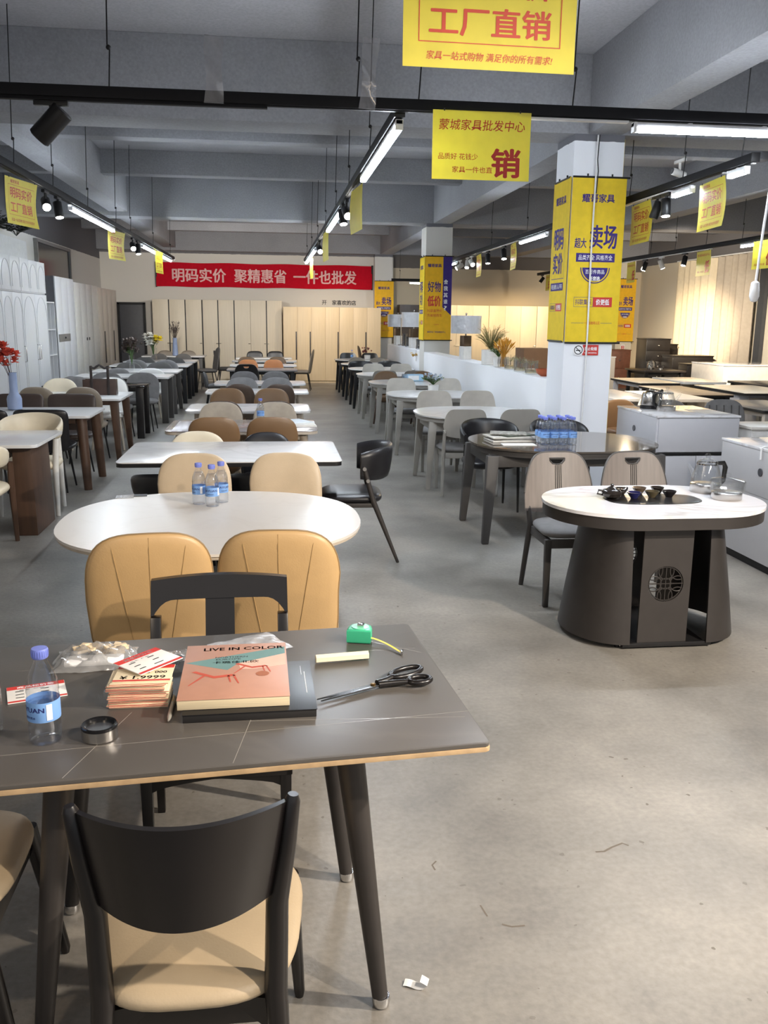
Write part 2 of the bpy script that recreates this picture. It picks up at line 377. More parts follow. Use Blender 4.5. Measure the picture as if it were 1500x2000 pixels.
# pillars, the half wall and its ends
PX0, PX1 = 2.85, 3.34
for nm, y0, y1 in (('wall_pillar_near', 8.61, 9.12), ('wall_pillar_middle', 16.8, 17.32), ('wall_pillar_back', 25.1, YB)):
    b = new_bm(); bx(b, PX0, PX1, y0, y1, 0, 3.43)
    struct(nm, b, two_tone(nm + '_paint', '#eceef3' if 'near' in nm else '#d5d2cc', '#6a6a70', 3.37))
for nm, y0, y1 in (('wall_half_near', 9.12, 16.8), ('wall_half_far', 17.32, 22.2)):
    b = new_bm(); bx(b, PX0, PX0+.26, y0, y1, 0, 1.12, .008); struct(nm, b, HALFW)
b = new_bm(); bx(b, XL, XL+.1, 13.6, 17.6, 0, 3.02); struct('wall_left_panel', b, mat('white_boarding', '#cfcfd1', .6))
# beams
bn = [0]
def beam(x0, x1, y0, y1, z):
    bn[0] += 1; b = new_bm(); bx(b, x0, x1, y0, y1, z, ZC, .01); struct('trim_%d' % bn[0], b, BEAM)
for y in (0.4, 8.61, 16.8, 25.0): beam(XL, XR, y, y+(.5 if y < 25 else .4), 3.43)
for y in (3.0, 5.75, 11.5, 14.35, 20.9, 23.2): beam(XL, XR, y, y+.26, 3.78)
for y in (0.9, 9.11, 17.3):
    e = min(y + 7.7, 25.0)
    beam(2.98, 3.30, y, e, 3.43); beam(-2.78, -2.46, y, e, 3.5); beam(6.45, 6.8, y, e, 3.43)
# dark doorway at the far left, window openings on the left wall
b = new_bm(); bx(b, -4.04, -3.42, YB-.06, YB-.01, 0, 2.02, .005); d1 = struct('door_1', b, mat('charcoal_door', '#4a4a4e', .5))
fb = new_bm()
bx(fb, -4.1, -4.04, YB-.09, YB-.005, 0, 2.06); bx(fb, -3.42, -3.36, YB-.09, YB-.005, 0, 2.06); bx(fb, -4.1, -3.36, YB-.09, YB-.005, 2.02, 2.08)
link('door_frame', mesh(fb, 'door_frame', BLACK), d1)
b = new_bm(); sphere(b, (-3.5, YB-.1, 1.0), .03); link('door_knob', mesh(b, 'door_knob', STEEL), d1)
wn = new_bm(); bx(wn, XL+.002, XL+.04, 18.6, 21.4, 2.3, 3.1); w1 = struct('window_1', wn, mat('dark_window_glass', '#24262a', .15))
b = new_bm()
for y in (18.55, 21.45): bx(b, XL+.002, XL+.07, y-.04, y+.04, 2.26, 3.14)
bx(b, XL+.002, XL+.07, 18.5, 21.5, 3.1, 3.16); bx(b, XL+.002, XL+.07, 18.5, 21.5, 2.24, 2.3); link('window_frame', mesh(b, 'window_frame', mat('grey_window_frame', '#7c7a78', .5)), w1)
# dark doorway in the back right corner
b = new_bm(); bx(b, 8.55, 9.75, YB-.05, YB-.01, 0, 2.75); d2 = struct('door_2', b, mat('black_doorway', '#1d1c22', .7))
b = new_bm(); bx(b, 8.47, 8.55, YB-.08, YB-.005, 0, 2.83); bx(b, 8.47, 9.83, YB-.08, YB-.005, 2.75, 2.83); bx(b, 9.75, 9.83, YB-.08, YB-.005, 0, 2.83)
link('door_frame', mesh(b, 'door_frame', WALLR), d2)
b = new_bm(); bx(b, 9.83, 10.3, YB-.3, YB, 0, 3.43); struct('wall_pillar_corner', b, mat('pale_pillar_paint', '#d8d0c0', .7))
# dado along the lower left of the back wall
b = new_bm(); bx(b, -3.36, 2.85, YB-.02, YB, 0, .1); struct('baseboard_back', b, mat('grey_baseboard', '#8a8680', .5))

# ------------------------------------------------------------------ track rails and lamps
RAILM = mat('black_track_paint', '#18181b', .6, spec=.2); WRAIL = mat('white_rail', '#d9d9dc', .4)
def rail(label, p0, p1, wires, extra=()):
    p0 = Vector(p0); p1 = Vector(p1); t = thing('lighting_track', label, 'lighting track', p0); d = p1 - p0; L = d.length; a = math.atan2(d.y, d.x)
    R = Matrix.Rotation(a, 4, 'Z')
    b = new_bm(); bx(b, 0, L, -.03, .03, -.03, .03, .004); bx(b, 0, L, -.012, .012, -.036, -.028); bmesh.ops.transform(b, matrix=R, verts=b.verts); part('rail', b, RAILM, t)
    b = new_bm(); bx(b, -.012, 0, -.032, .032, -.034, .032, .003); bmesh.ops.transform(b, matrix=R, verts=b.verts); part('end_cap', b, BLACK, t)
    b = new_bm(); bx(b, L, L+.012, -.032, .032, -.034, .032, .003); bmesh.ops.transform(b, matrix=R, verts=b.verts); part('end_cap', b, BLACK, t)
    for s in wires:
        b = new_bm(); q = d.normalized()*s; top = ZC - p0.z - .01
        tube(b, [q + Vector((0, 0, .03)), q + Vector((.012, 0, .22)), q + Vector((0, 0, .24)), q + Vector((.03, .02, top))], .0042, 6)
        sphere(b, q + Vector((.006, 0, .23)), .014, u=8, v=6); part('hanger_wire', b, BLACK, t)
    for x0, x1, off in extra:
        b = new_bm(); bx(b, x0, x1, -.02, .02, -.049, -.0368, .003); bmesh.ops.transform(b, matrix=R, verts=b.verts); part('adapter_strip', b, WRAIL if off < -.06 else RAILM, t)
    return t
rail('black lighting track crossing the whole width just in front of the nearest ceiling girder', (-2.6, 5.36, 2.9), (4.4, 5.36, 2.9), (.6, 1.75, 3.1, 3.45, 4.35, 6.2), ((1.1, 2.6, -.045), (4.0, 4.69, -.075)))
rail('black lighting track running away over the middle row of tables', (.75, 5.42, 2.88), (.73, 19.2, 2.88), (1.6, 3.4, 5.1, 7, 9, 11, 13))
rail('black lighting track running away over the left row of tables', (-2.06, 7.3, 2.88), (-1.96, 19.3, 2.88), (.7, 2.0, 3.6, 5.4, 6.6, 9, 11.5))
rail('black lighting track running back just right of the yellow pillars', (3.46, 6.4, 2.88), (3.66, 20.0, 2.88), (.2, 1.2, 2.4, 6.2, 8.4, 12), ((1.43, 2.5, -.08), (6.62, 9, -.08)))
rail('black lighting track furthest right, running in front of the curtains', (6.66, 8.5, 2.86), (6.72, 22.6, 2.86), (2.8, 4, 5.1, 6.2, 7.2, 12), ((4.9, 9.3, -.08),))
rail('black lighting track close overhead that carries the nearest yellow sign', (-1.8, 3.06, 2.925), (3.4, 3.06, 2.925), (.5, 2.2, 3.2, 4.6))
rail('short lighting track near the back of the room behind the middle pillar', (3.1, 23.4, 2.7), (4.5, 23.4, 2.7), (.2, 1.2))
rail('black lighting track behind and right of the camera position', (1.0, 0.3, 2.9), (4.0, 1.3, 2.9), (.3, 2.6))
def batten(label, p0, p1, m=LED, z=-.075):
    p0 = Vector(p0); p1 = Vector(p1); d = p1-p0; L = d.length; a = math.atan2(d.y, d.x)
    t = thing('led_batten', label, 'strip light', p0, a, 'strip lights on the tracks')
    b = new_bm(); bx(b, 0, L, -.021, .021, z+.006, z+.032, .003); part('housing', b, WRAIL, t)
    b = new_bm(); bx(b, .01, L-.01, -.022, .022, z-.020, z+.006, .006); part('diffuser', b, m, t)
    for s in (0, L-.02): b = new_bm(); bx(b, s, s+.02, -.023, .023, z-.023, z+.033, .003); part('end_cap', b, WHITEP, t)
    b = new_bm()
    for s in (.35, L*.5, L-.35): bx(b, s-.012, s+.012, -.014, .014, z+.03, -.0368)
    part('clip', b, WRAIL, t); return t
Z = 2.9
batten('big bright strip light on the crossing track at the upper right', (2.12, 5.36, Z), (3.75, 5.36, Z), LEDN)
batten('nearest lit strip light on the middle track, running away from the crossing track', (.75, 5.42, 2.88), (.75, 7.5, 2.88), LEDN)
batten('second lit strip light on the middle track, beyond the first hanging yellow sign', (.745, 9.7, 2.88), (.74, 11.85, 2.88))
batten('farthest lit strip light on the middle track, its end over the red banner', (.735, 15.0, 2.88), (.73, 18.7, 2.88))
batten('longer lit strip light of the left track, just beyond its pair of spotlights', (-2.04, 10.0, 2.88), (-2.02, 12.5, 2.88))
batten('farther lit strip light of the left track, above the left end of the red banner', (-2.0, 15.0, 2.88), (-1.97, 18.9, 2.88))
batten('short lit strip light left of the yellow sign, right of the near pillar', (3.48, 7.40, 2.867), (3.485, 7.78, 2.868))
batten('shortest lit strip light right of the yellow sign, at the near end of its track', (3.463, 6.50, 2.88), (3.465, 6.77, 2.88))
batten('lit strip light between the near and middle pillars, seen left of the near pillar banner', (3.54, 11.6, 2.88), (3.565, 12.95, 2.88))
batten('lit strip light just right of the middle pillar, low under the right track', (3.63, 17.8, 2.88), (3.655, 19.8, 2.88))
batten('lit strip light of the track in front of the curtains, near the right edge', (6.668, 10.2, 2.86), (6.677, 12.5, 2.86))
batten('small lit strip light at the back between the back and middle pillars', (3.55, 23.4, 2.7), (4.2, 23.4, 2.7))
batten('added unseen strip light behind the camera, cool fill', (2.05, .65, Z), (3.5, 1.133, Z))  # unseen batten added as fill for faces turned to the camera
def track_spot(label, loc, aim, m=BLACK, on=True, lens=None, L=.15, r=.042, along_x=False):
    t = thing('track_spotlight', label, 'spotlight', loc, 0, 'spotlights on the tracks')
    b = new_bm(); hx, hy = (.09, .016) if along_x else (.016, .09); bx(b, -hx, hx, -hy, hy, -.062, -.0368, .003); part('adapter', b, m, t)
    b = new_bm(); tube(b, [(0, 0, -.058), (0, 0, -.12)], .012, 8); part('stem', b, m, t)
    d = Vector(aim).normalized(); c = Vector((0, 0, -.15)); p0 = c - d*L*.45; p1 = c + d*L*.55
    b = new_bm(); tube(b, [p0, p0 + d*.006, p1 - d*.004, p1], [r*.9, r, r, r*.95], 16); part('barrel', b, m, t)
    b = new_bm(); tube(b, [p1, p1 + d*.004], r*.84, 14); part('lens', b, (lens or LENS) if on else mat('unlit_lens', '#3a3a3c', .2), t)
    return t
WS = mat('white_spot_body', '#d8d6d2', .4)
track_spot('unlit black spotlight hanging from the crossing track at upper left', (-1.16, 5.36, 2.887), (-.75, .1, -.75), on=False, L=.2, r=.06, along_x=True)
track_spot('lit black spotlight on the left track, glaring, first of its near pair', (-2.05, 9.0, 2.88), (.25, -.8, -.5))
track_spot('lit black spotlight on the left track, turned down, second of its near pair', (-2.04, 9.45, 2.88), (.15, -.2, -1))
track_spot('lit black spotlight on the left track, glaring, in the farther pair', (-2.01, 14.1, 2.88), (.2, -.8, -.5))
track_spot('lit black spotlight on the left track, turned down, in the farther pair', (-2.01, 14.6, 2.88), (.15, -.2, -1))
track_spot('lit spotlight glaring on the middle track beside the second strip light', (.75, 9.1, 2.88), (.1, -.8, -.5))
track_spot('lit spotlight turned down on the middle track just below the glaring one', (.74, 9.45, 2.88), (.1, -.3, -1))
track_spot('lit spotlight on the middle track, small, above the word 也 of the red banner', (.74, 13.9, 2.88), (.1, -.8, -.5))
track_spot('unlit black spotlight right of the near pillar, tilted, left of its pair', (3.49, 8.12, 2.867), (-.3, .1, -1), on=False)
track_spot('lit black spotlight right of the near pillar, right of its pair', (3.487, 7.92, 2.867), (0, -.15, -1))
t = track_spot('white spotlight lying above the right track beside the near pillar', (3.49, 7.7, 3.11), (-1, 0, .3), WS, False, L=.12, r=.03)
track_spot('lit black spotlight on the right track, left of the hanging yellow sign', (3.585, 15.0, 2.867), (0, -.15, -1))
track_spot('lit black spotlight on the right track, touching the left side of the yellow sign', (3.57, 13.9, 2.867), (0, -.3, -1))
track_spot('white spotlight in the cluster right of the middle pillar, leftmost', (3.66, 17.6, 2.88), (-.8, 0, -.5), WS)
track_spot('white spotlight in the cluster right of the middle pillar, middle one', (3.63, 16.8, 2.88), (-.2, -.5, -1), WS)
track_spot('lit white spotlight in the cluster right of the middle pillar, glaring', (3.62, 16.4, 2.88), (.1, -.8, -.5), WS)
track_spot('black spotlight shining warm on the yellow card beside the curtain wall', (6.69, 15.9, 2.847), (-.3, .1, -1), lens=LENSW)
track_spot('white spotlight on the curtain track, middle of the three', (6.685, 15.2, 2.847), (.5, .1, -1), WS)
track_spot('lit black spotlight on the curtain track, rightmost of the three', (6.682, 14.3, 2.847), (-.25, -.1, -1))
track_spot('unlit black spotlight on the track at the back, below the ceiling corner', (6.7, 22.2, 2.86), (-.6, 0, -.8), on=False)
track_spot('small unlit black spotlight on the track at the back, near the pillar edge', (6.72, 20.9, 2.86), (-.3, 0, -.9), on=False)
track_spot('warm spotlight on the track behind the camera lighting the near table', (1.75, .56, 2.9), (-.4, .7, -.8), lens=LENSW)

# ------------------------------------------------------------------ hanging sale signs (0.57 x 0.37)
SW, SH = .57, .37
def sheet_bm(wd, ht, bend, n=12):
    b = new_bm(); vs = []
    for i in range(n+1):
        u = i/n; x = (u-.5)*wd
        vs.append([[b.verts.new((x, bend*math.sin(v/6*PI*.8+.2)*(.4+u)*.5 + s, -ht*v/6)) for v in range(7)] for s in (0, .0006)])
    for i in range(n):
        for v in range(6):
            a, c = vs[i], vs[i+1]
            b.faces.new((a[0][v], a[0][v+1], c[0][v+1], c[0][v])); b.faces.new((a[1][v], c[1][v], c[1][v+1], a[1][v+1]))
    return b
def bend_bm(b, wd, ht, bend):
    for v in b.verts:
        u = v.co.x/wd + .5; q = -v.co.z/ht
        v.co.y += bend*math.sin(q*PI*.8+.2)*(.4+u)*.5
    return b
def sign_letters(kind, bend):
    b = new_bm()
    if kind == 'price':
        glyphs(b, '明码实价', 0, -.115, .40, .085, .018); glyphs(b, '工厂直销', 0, -.230, .40, .085, .018)
        glyphs(b, '耀哥家具', -.12, -.03, .15, .026, .01)
        glyphs(b, '家具一站式购物 满足你的所有需求!', 0, -.333, .42, .026, .008, shear=.2)
        frame(b, -.235, .235, -.295, -.055, .003)
    elif kind == 'sell':
        glyphs(b, '蒙城家具批发中心', 0, -.075, .50, .058, .006, shear=.12)
        glyphs(b, '品质好 花钱少', -.135, -.245, .23, .034, .008); glyphs(b, '家具一件也直', -.05, -.315, .235, .034, .008)
        glyphs(b, '销', .145, -.275, .165, .155, .03)
    else:
        glyphs(b, '蒙城家具批发中心', 0, -.06, .50, .04, .006)
        glyphs(b, '低', .15, -.24, .17, .18, .03); glyphs(b, '家具一件也直', -.09, -.31, .26, .03, .008)
    return bend_bm(b, SW, SH, bend)
def sign_lines(kind, bend):
    b = sign_letters(kind, bend); b.verts.index_update(); return lines_of(b, 2, .02)
def sign(kind, label, loc, rz, bend=.02, tilt=0):
    t = thing('hanging_sign', label, 'sign', loc, group='yellow sale signs hanging from the tracks', rot=(tilt, 0, rz))
    put(proto(('sign', kind, bend), lambda: [P('card', sheet_bm(SW, SH, bend), YEL)] + [P('lettering', n, REDT if kind != 'price' else mat('red_brown_print', '#c0402c', .5), 'red printed characters') for n in ([sign_letters(kind, bend)] if kind == 'price' else sign_lines(kind, bend))]), t)
    b = new_bm()
    for x in (-.22, .22): tube(b, [(x, 0, -.005), (x, 0, .009)], .004, 5)
    part('tie', b, BLACK, t)
    return t
sign('price', 'largest yellow sign hanging overhead, cut off by the top edge', (.715, 3.06, 2.88), .02, .006)
sign('sell', 'yellow sign with the big red 销 hanging from the crossing track', (1.21, 5.31, 2.875), 0, .008)
sign('price', 'yellow sign at the left edge on the left track', (-2.06, 8.25, 2.826), PI/2 - .22, .05)
sign('price', 'small yellow sign hanging at the far end of the left track\'s first strip light', (-2.03, 12.85, 2.826), PI/2 - .25, .05)
sign('price', 'smallest yellow sign of the left track, over the end of the red banner', (-1.92, 16.6, 2.826), PI/2 - .12, .02)
sign('price', 'yellow sign seen almost edge on below the first strip light of the middle track', (.76, 8.1, 2.826), PI/2 + .07, .03)
sign('price', 'yellow sign seen edge on halfway down the middle track, lit by a strip light', (.74, 12.2, 2.826), PI/2 + .05, .03)
sign('price', 'farthest yellow sign seen edge on, in front of the red banner', (.80, 17.7, 2.826), PI/2 + .04, .03)
sign('price', 'yellow sign on the right track between two strip lights, right of the near pillar', (3.49, 7.1, 2.82), -PI/2 - .14, .04)
sign('price', 'yellow sign half hidden behind the right edge of the near pillar banner', (3.5, 8.53, 2.82), -PI/2 - .1, .05)
sign('price', 'larger yellow sign in the gap between the pillars, right of two spotlights', (3.55, 13.3, 2.82), -PI/2 - .14, .03)
sign('price', 'smaller yellow sign in the gap between the pillars, beside the spotlight cluster', (3.61, 15.8, 2.826), -PI/2 - .1, .03)
sign('low', 'yellow sign with a red 低 hanging in front of the curtain', (6.68, 13.65, 2.80), -PI/2 - .1, .02)
sign('low', 'yellow sign glowing beside the warm spotlight at the far right corner', (6.71, 16.6, 2.80), -PI/2 - .14, .03)
sign('low', 'yellow sign cut off by the right edge beneath the right strip light', (6.60, 11.75, 2.806), -PI/2, .01)
sign('low', 'dim yellow sign at the back beside the near pillar edge', (6.72, 21.8, 2.806), -PI/2 - .14, .02)

# ------------------------------------------------------------------ pillar banners
def banner(label, loc, rz, wd, ht, kind, bm_m=YELB, group='yellow pillar banners'):
    t = thing('pillar_banner', label, 'banner', loc, rz, group)
    X = lambda u: (u-.5)*wd
    Zv = lambda v: -v*ht
    b = new_bm(); bx(b, -wd/2, wd/2, 0, .004, -ht, 0); part('sheet', b, bm_m, t)
    b = new_bm()
    for z in (0, -ht): tube(b, [(-wd/2+(.03 if rz else 0), 0, z), (wd/2+(-.03 if rz else .03), 0, z)], .009, 8)
    for x in (-.12, .12): bx(b, x-.006, x+.006, 0, .012, 0, .03)
    part('batten', b, BLACK, t)
    p = new_bm(); r = new_bm(); wh = new_bm()
    glyphs(p, '耀哥家具', X(.49), Zv(.123), .6*wd, .05*ht, .025)
    if kind == 'A':
        glyphs(p, '卖场', X(.625), Zv(.352), .50*wd, .14*ht, .018); glyphs(p, '超大', X(.2), Zv(.39), .22*wd, .06*ht, .015)
        rect(p, X(.13), X(.86), Zv(.503), Zv(.45)); glyphs(wh, '品类齐全 风格齐全', X(.495), Zv(.476), .64*wd, .032*ht, .008, -.002)
        cx, cz, R = X(.5), Zv(.537), .28*wd
        for r0, r1 in ((0, .86*R), (.93*R, R)):
            for k in range(20):
                a, c = PI + PI*k/20, PI + PI*(k+1)/20
                q = [(cx+r0*math.cos(a), -.001, cz+r0*math.sin(a)), (cx+r1*math.cos(a), -.001, cz+r1*math.sin(a)), (cx+r1*math.cos(c), -.001, cz+r1*math.sin(c)), (cx+r0*math.cos(c), -.001, cz+r0*math.sin(c))]
                p.faces.new([p.verts.new(v) for v in (q if r0 else q[:3])])
        glyphs(wh, '百万件商品', cx, cz-.025*ht, .36*wd, .026*ht, .005, -.002); glyphs(wh, '任您选', cx, cz-.066*ht, .2*wd, .026*ht, .03, -.002)
        frame(p, X(.13), X(.5), Zv(.777), Zv(.717), .003); glyphs(p, '抖联集采', X(.315), Zv(.747), .31*wd, .036*ht, .006)
        rect(r, X(.5), X(.86), Zv(.777), Zv(.717)); glyphs(wh, '价更低', X(.68), Zv(.747), .25*wd, .036*ht, .025, -.002)
        glyphs(r, '一元当做两元花', X(.5), Zv(.876), .3*wd, .02*ht, .006)
        rect(p, X(.1), X(.34), Zv(.8775), Zv(.8755)); rect(p, X(.66), X(.88), Zv(.8775), Zv(.8755))
    elif kind == 'B':
        glyphs(p, '明码', X(.46), Zv(.36), .56*wd, .13*ht, .03); glyphs(p, '实价', X(.46), Zv(.51), .56*wd, .13*ht, .03)
        rect(p, X(.1), X(.85), Zv(.607), Zv(.603)); rect(p, X(.1), X(.107), Zv(.6), Zv(.34)); rect(p, X(.843), X(.85), Zv(.6), Zv(.36))
        rect(p, X(.08), X(.84), Zv(.68), Zv(.63)); glyphs(wh, '明白消费 人人平等', X(.46), Zv(.655), .64*wd, .032*ht, .008, -.002)
        frame(p, X(.08), X(.45), Zv(.81), Zv(.76), .003); glyphs(p, '抖联集采', X(.265), Zv(.785), .3*wd, .03*ht, .006)
        rect(r, X(.45), X(.82), Zv(.81), Zv(.76)); glyphs(wh, '价更低', X(.635), Zv(.785), .26*wd, .032*ht, .025, -.002)
    else:
        ht2 = .62
        p.free(); p = new_bm(); glyphs(p, '耀哥家具', X(.36), Zv(.11), .5*wd, .04*ht, .025)
        glyphs(p, '好物', X(.36), Zv(.36), .48*wd, .125*ht, .01); glyphs(r, '低价', X(.36), Zv(.53), .48*wd, .125*ht, .02)
        glyphs(r, '抖联直播价', X(.39), Zv(.645), .55*wd, .035*ht, .006); glyphs(r, '为省钱而生', X(.39), Zv(.70), .55*wd, .035*ht, .006)
        glyphs(r, '一元当做两元花', X(.45), Zv(.81), .22*wd, .014*ht, .004); glyphs(p, '耀哥家具 厂家直销批发中心', X(.47), Zv(.9), .68*wd, .022*ht, .006)
        q = [p.verts.new((x, -.001, z)) for x, z in ((X(.67), 0), (X(.67), Zv(.6)), (X(1), Zv(.7)), (X(1), 0))]; p.faces.new(q)
        for k, ch in enumerate('舍我其谁?'): glyphs(wh, ch, X(.78), Zv(.30 + k*.078), .11*wd if ch == '?' else .15*wd, .055*ht, .015, -.002)
    print_parts('lettering', p, PUR, t, 'purple printing')
    print_parts('red_print', r, REDT, t, 'red printing'); print_parts('white_print', wh, WTXT, t, 'white printing')
banner('yellow banner on the front face of the near pillar with large 卖场', (3.115, 8.595, 3.05), 0, .53, 1.54, 'A')
banner('yellow banner on the left side of the near pillar with 明码实价', (2.835, 8.865, 3.05), -PI/2, .51, 1.53, 'B')
banner('amber and purple banner on the front of the middle pillar with 好物低价', (3.09, 16.785, 2.855), 0, .51, 1.52, 'C', YELF)
banner('narrow yellow banner on the left side of the middle pillar', (2.832, 17.08, 2.85), -PI/2, .51, 1.52, 'B')
banner('yellow banner on the back pillar beside the red cloth banner', (3.11, 25.085, 2.73), 0, .53, 1.52, 'A', YELF)
banner('amber banner on the far right corner pillar above dark cabinets', (10.06, 25.085, 2.9), 0, .56, 1.75, 'A', YELF)
b = new_bm(); bx(b, 3.342, 3.35, 8.63, 9.15, .45, 3.4); t = solo('side_banner', b, YELB, 'yellow banner seen edge on at the right side of the near pillar', 'banner', group='yellow pillar banners')

# red cloth banner on the back wall
t = thing('cloth_banner', 'long red cloth banner with white characters across the back wall', 'banner', (-.12, YB-.06, 2.82))
b = new_bm(); n = 60; vs = []
for i in range(n+1):
    x = -2.92 + 5.84*i/n; vs.append([b.verts.new((x, .012*math.sin(i*.55)*math.sin(i*.13+k), .315-.63*k/5 + .008*math.sin(i*.4))) for k in range(6)])
for i in range(n):
    for k in range(5): b.faces.new((vs[i][k], vs[i][k+1], vs[i+1][k+1], vs[i+1][k]))
part('cloth', b, mat('red_banner_cloth', '#c01428', .9, spec=.1), t, ang=180)
b = new_bm(); glyphs(b, '明码实价', -1.78, -.01, 1.42, .36, .02, -.02); glyphs(b, '聚精惠省', -.14, -.01, 1.40, .36, .02, -.02); glyphs(b, '一件也批发', 1.62, -.01, 1.72, .36, .02, -.02)
print_parts('lettering', b, PINK, t, 'pale pink characters', 0, .12)
b = new_bm()
for x in (-2.92, 2.92): bx(b, x-.02, x+.02, .0, .02, -.33, .33)
part('end_pole', b, BLACK, t)
t = thing('wall_lettering', 'black characters 家喜欢的店 on the white back wall under the red banner', 'sign', (1.9, YB-.012, 2.14))
b = new_bm(); glyphs(b, '家喜欢的店', .13, 0, .66, .13, .02, 0); glyphs(b, '开', -.42, 0, .13, .12, .01, 0); print_parts('lettering', b, KTXT, t, None, 0, .15)

# no smoking sign on the near pillar
t = thing('no_smoking_sign', 'red and white no smoking sign below the banner on the near pillar', 'sign', (3.06, 8.60, 1.44))
b = new_bm(); rect(b, -.02, .14, -.05, .05, 0); rect(b, -.02, .14, -.05, .05, .004); part('red_panel', b, REDT, t)
b = new_bm()
for k in range(24):
    a, c = 2*PI*k/24, 2*PI*(k+1)/24
    b.faces.new([b.verts.new(v) for v in ((-.065, -.002, 0), (-.065+.056*math.cos(a), -.002, .056*math.sin(a)), (-.065+.056*math.cos(c), -.002, .056*math.sin(c)))])
part('disc', b, WTXT, t)
b = new_bm()
for k in range(24):
    a, c = 2*PI*k/24, 2*PI*(k+1)/24
    b.faces.new([b.verts.new((-.065+q*math.cos(z), -.003, q*math.sin(z))) for q, z in ((.036, a), (.044, a), (.044, c), (.036, c))])
box(b, (-.065, -.003, 0), (.078, .001, .007), rot=Matrix.Rotation(.785, 3, 'Y')); box(b, (-.067, -.003, -.004), (.045, .001, .009)); part('symbol', b, KTXT, t)
b = new_bm(); glyphs(b, '禁止吸烟', .06, .013, .125, .034, .02, -.001); glyphs(b, 'NO SMOKING', .06, -.027, .125, .014, .02, -.001); part('lettering', b, WTXT, t)
t = thing('wall_notice', 'small red notice on the corner pillar below the amber banner', 'sign', (10.06, 25.09, .98))
b = new_bm(); bx(b, -.06, .06, 0, .004, -.08, .08); part('panel', b, WTXT, t); b = new_bm(); glyphs(b, '低价', 0, 0, .1, .12, .02, -.001); part('lettering', b, REDT, t)

# hanging cord with a white switch, tape strips, pillar cable
t = thing('pull_switch', 'white cord with a white plug hanging at the right edge', 'cord', (2.97, 5.31, 2.86))
b = new_bm(); tube(b, [(.03, 0, 0), (.02, 0, -.25), (-.005, 0, -.6), (-.02, 0, -.9)], .008, 8); part('cord', b, WHITEP, t)
b = new_bm(); lathe(b, [(.012, .03), (.024, .02), (.028, -.02), (.03, -.06), (.02, -.09), (.008, -.095)], (-.022, 0, -.92), 14); part('plug', b, WHITEP, t)
def tape_strip(label, x, z0, z1, wd, tw):
    b = new_bm(); n = 14; L = []
    for i in range(n+1):
        v = i/n; L.append([b.verts.new((x + s*wd/2 + .02*v*tw + .006*math.sin(7*v+s), 5.312 + .012*math.sin(9*v + 2*s)*tw, z0 + (z1-z0)*v + .006*math.sin(5*v)*s)) for s in (-1, -.3, .4, 1)])
    for a, c in zip(L, L[1:]):
        for k in range(3): b.faces.new((a[k], a[k+1], c[k+1], c[k]))
    solo('clear_tape', b, TAPE, label, 'tape', ang=180)
tape_strip('clear tape strip stuck on the crossing track, left and smoother', -.29, 2.86, 3.2, .095, .4)
tape_strip('crumpled clear tape strip on the crossing track beside the wire', .55, 2.86, 3.23, .085, 1.2)
t = thing('pillar_cable', 'thin white cable running down the front of the near pillar over its banner', 'cable', (3.06, 8.575, 0))
b = new_bm(); tube(b, [(0, 0, .3), (.01, 0, 1.5), (0, 0, 2.4), (.005, 0, 3.42)], .009, 8); part('white_cable', b, WHITEP, t)
b = new_bm(); tube(b, [(.012, -.01, 2.9), (.02, -.012, 3.1), (.008, -.01, 3.2), (.015, -.01, 3.42)], .005, 6); part('black_wire', b, BLACK, t)
# ------------------------------------------------------------------ chairs (origin on the floor, seat facing +Y)
def leather(n, h, r=.42): return mat(n, h, r, var=.05, scale=9, bump=.06, bscale=160)
TAN = leather('tan_leather', '#bf9d6e'); BEI = leather('beige_leather', '#c2ae92'); SAND = mat('sand_fabric', '#aca192', .85, var=.08, bump=.1, bscale=200)
BRN = leather('brown_leather', '#765a3e'); DKB = leather('dark_brown_leather', '#4a3a30'); GRY = mat('grey_fabric', '#7b7979', .9, var=.1, bump=.1, bscale=220)
ORG = leather('orange_leather', '#b06f3e'); CRM = leather('cream_leather', '#d8ccb4'); BLE = leather('black_leather', '#1b1a1d', .35)
TAU = leather('taupe_leather', '#83786a'); DGR = mat('dark_grey_fabric', '#545251', .9, bump=.1, bscale=200); WHL = leather('white_leather', '#dcdad6')
CHO = leather('chocolate_leather', '#3d322d', .4)
GWOOD = mat('grey_painted_wood', '#9c9891', .5, var=.08, scale=6, stretch=(1, 1, .15)); DGWOOD = mat('dark_grey_wood', '#474442', .5, var=.1, scale=8, stretch=(1, 1, .15))
TWOOD = mat('taupe_grain_wood', '#7c736d', .45, var=.10, scale=18, stretch=(3, 1, .12)); WALN = mat('walnut_wood', '#4d3729', .45, var=.2, scale=10, stretch=(2, 2, .2))
PALEW = mat('pale_wood', '#b7ab9b', .5, var=.1, scale=8, stretch=(2, 2, .2)); WHW = mat('white_painted_wood', '#d9d6cf', .4)
LEGM = {'black': BLACK, 'wood': WALN, 'pale': PALEW, 'bronze': DKBRONZE, 'grey': GWOOD}
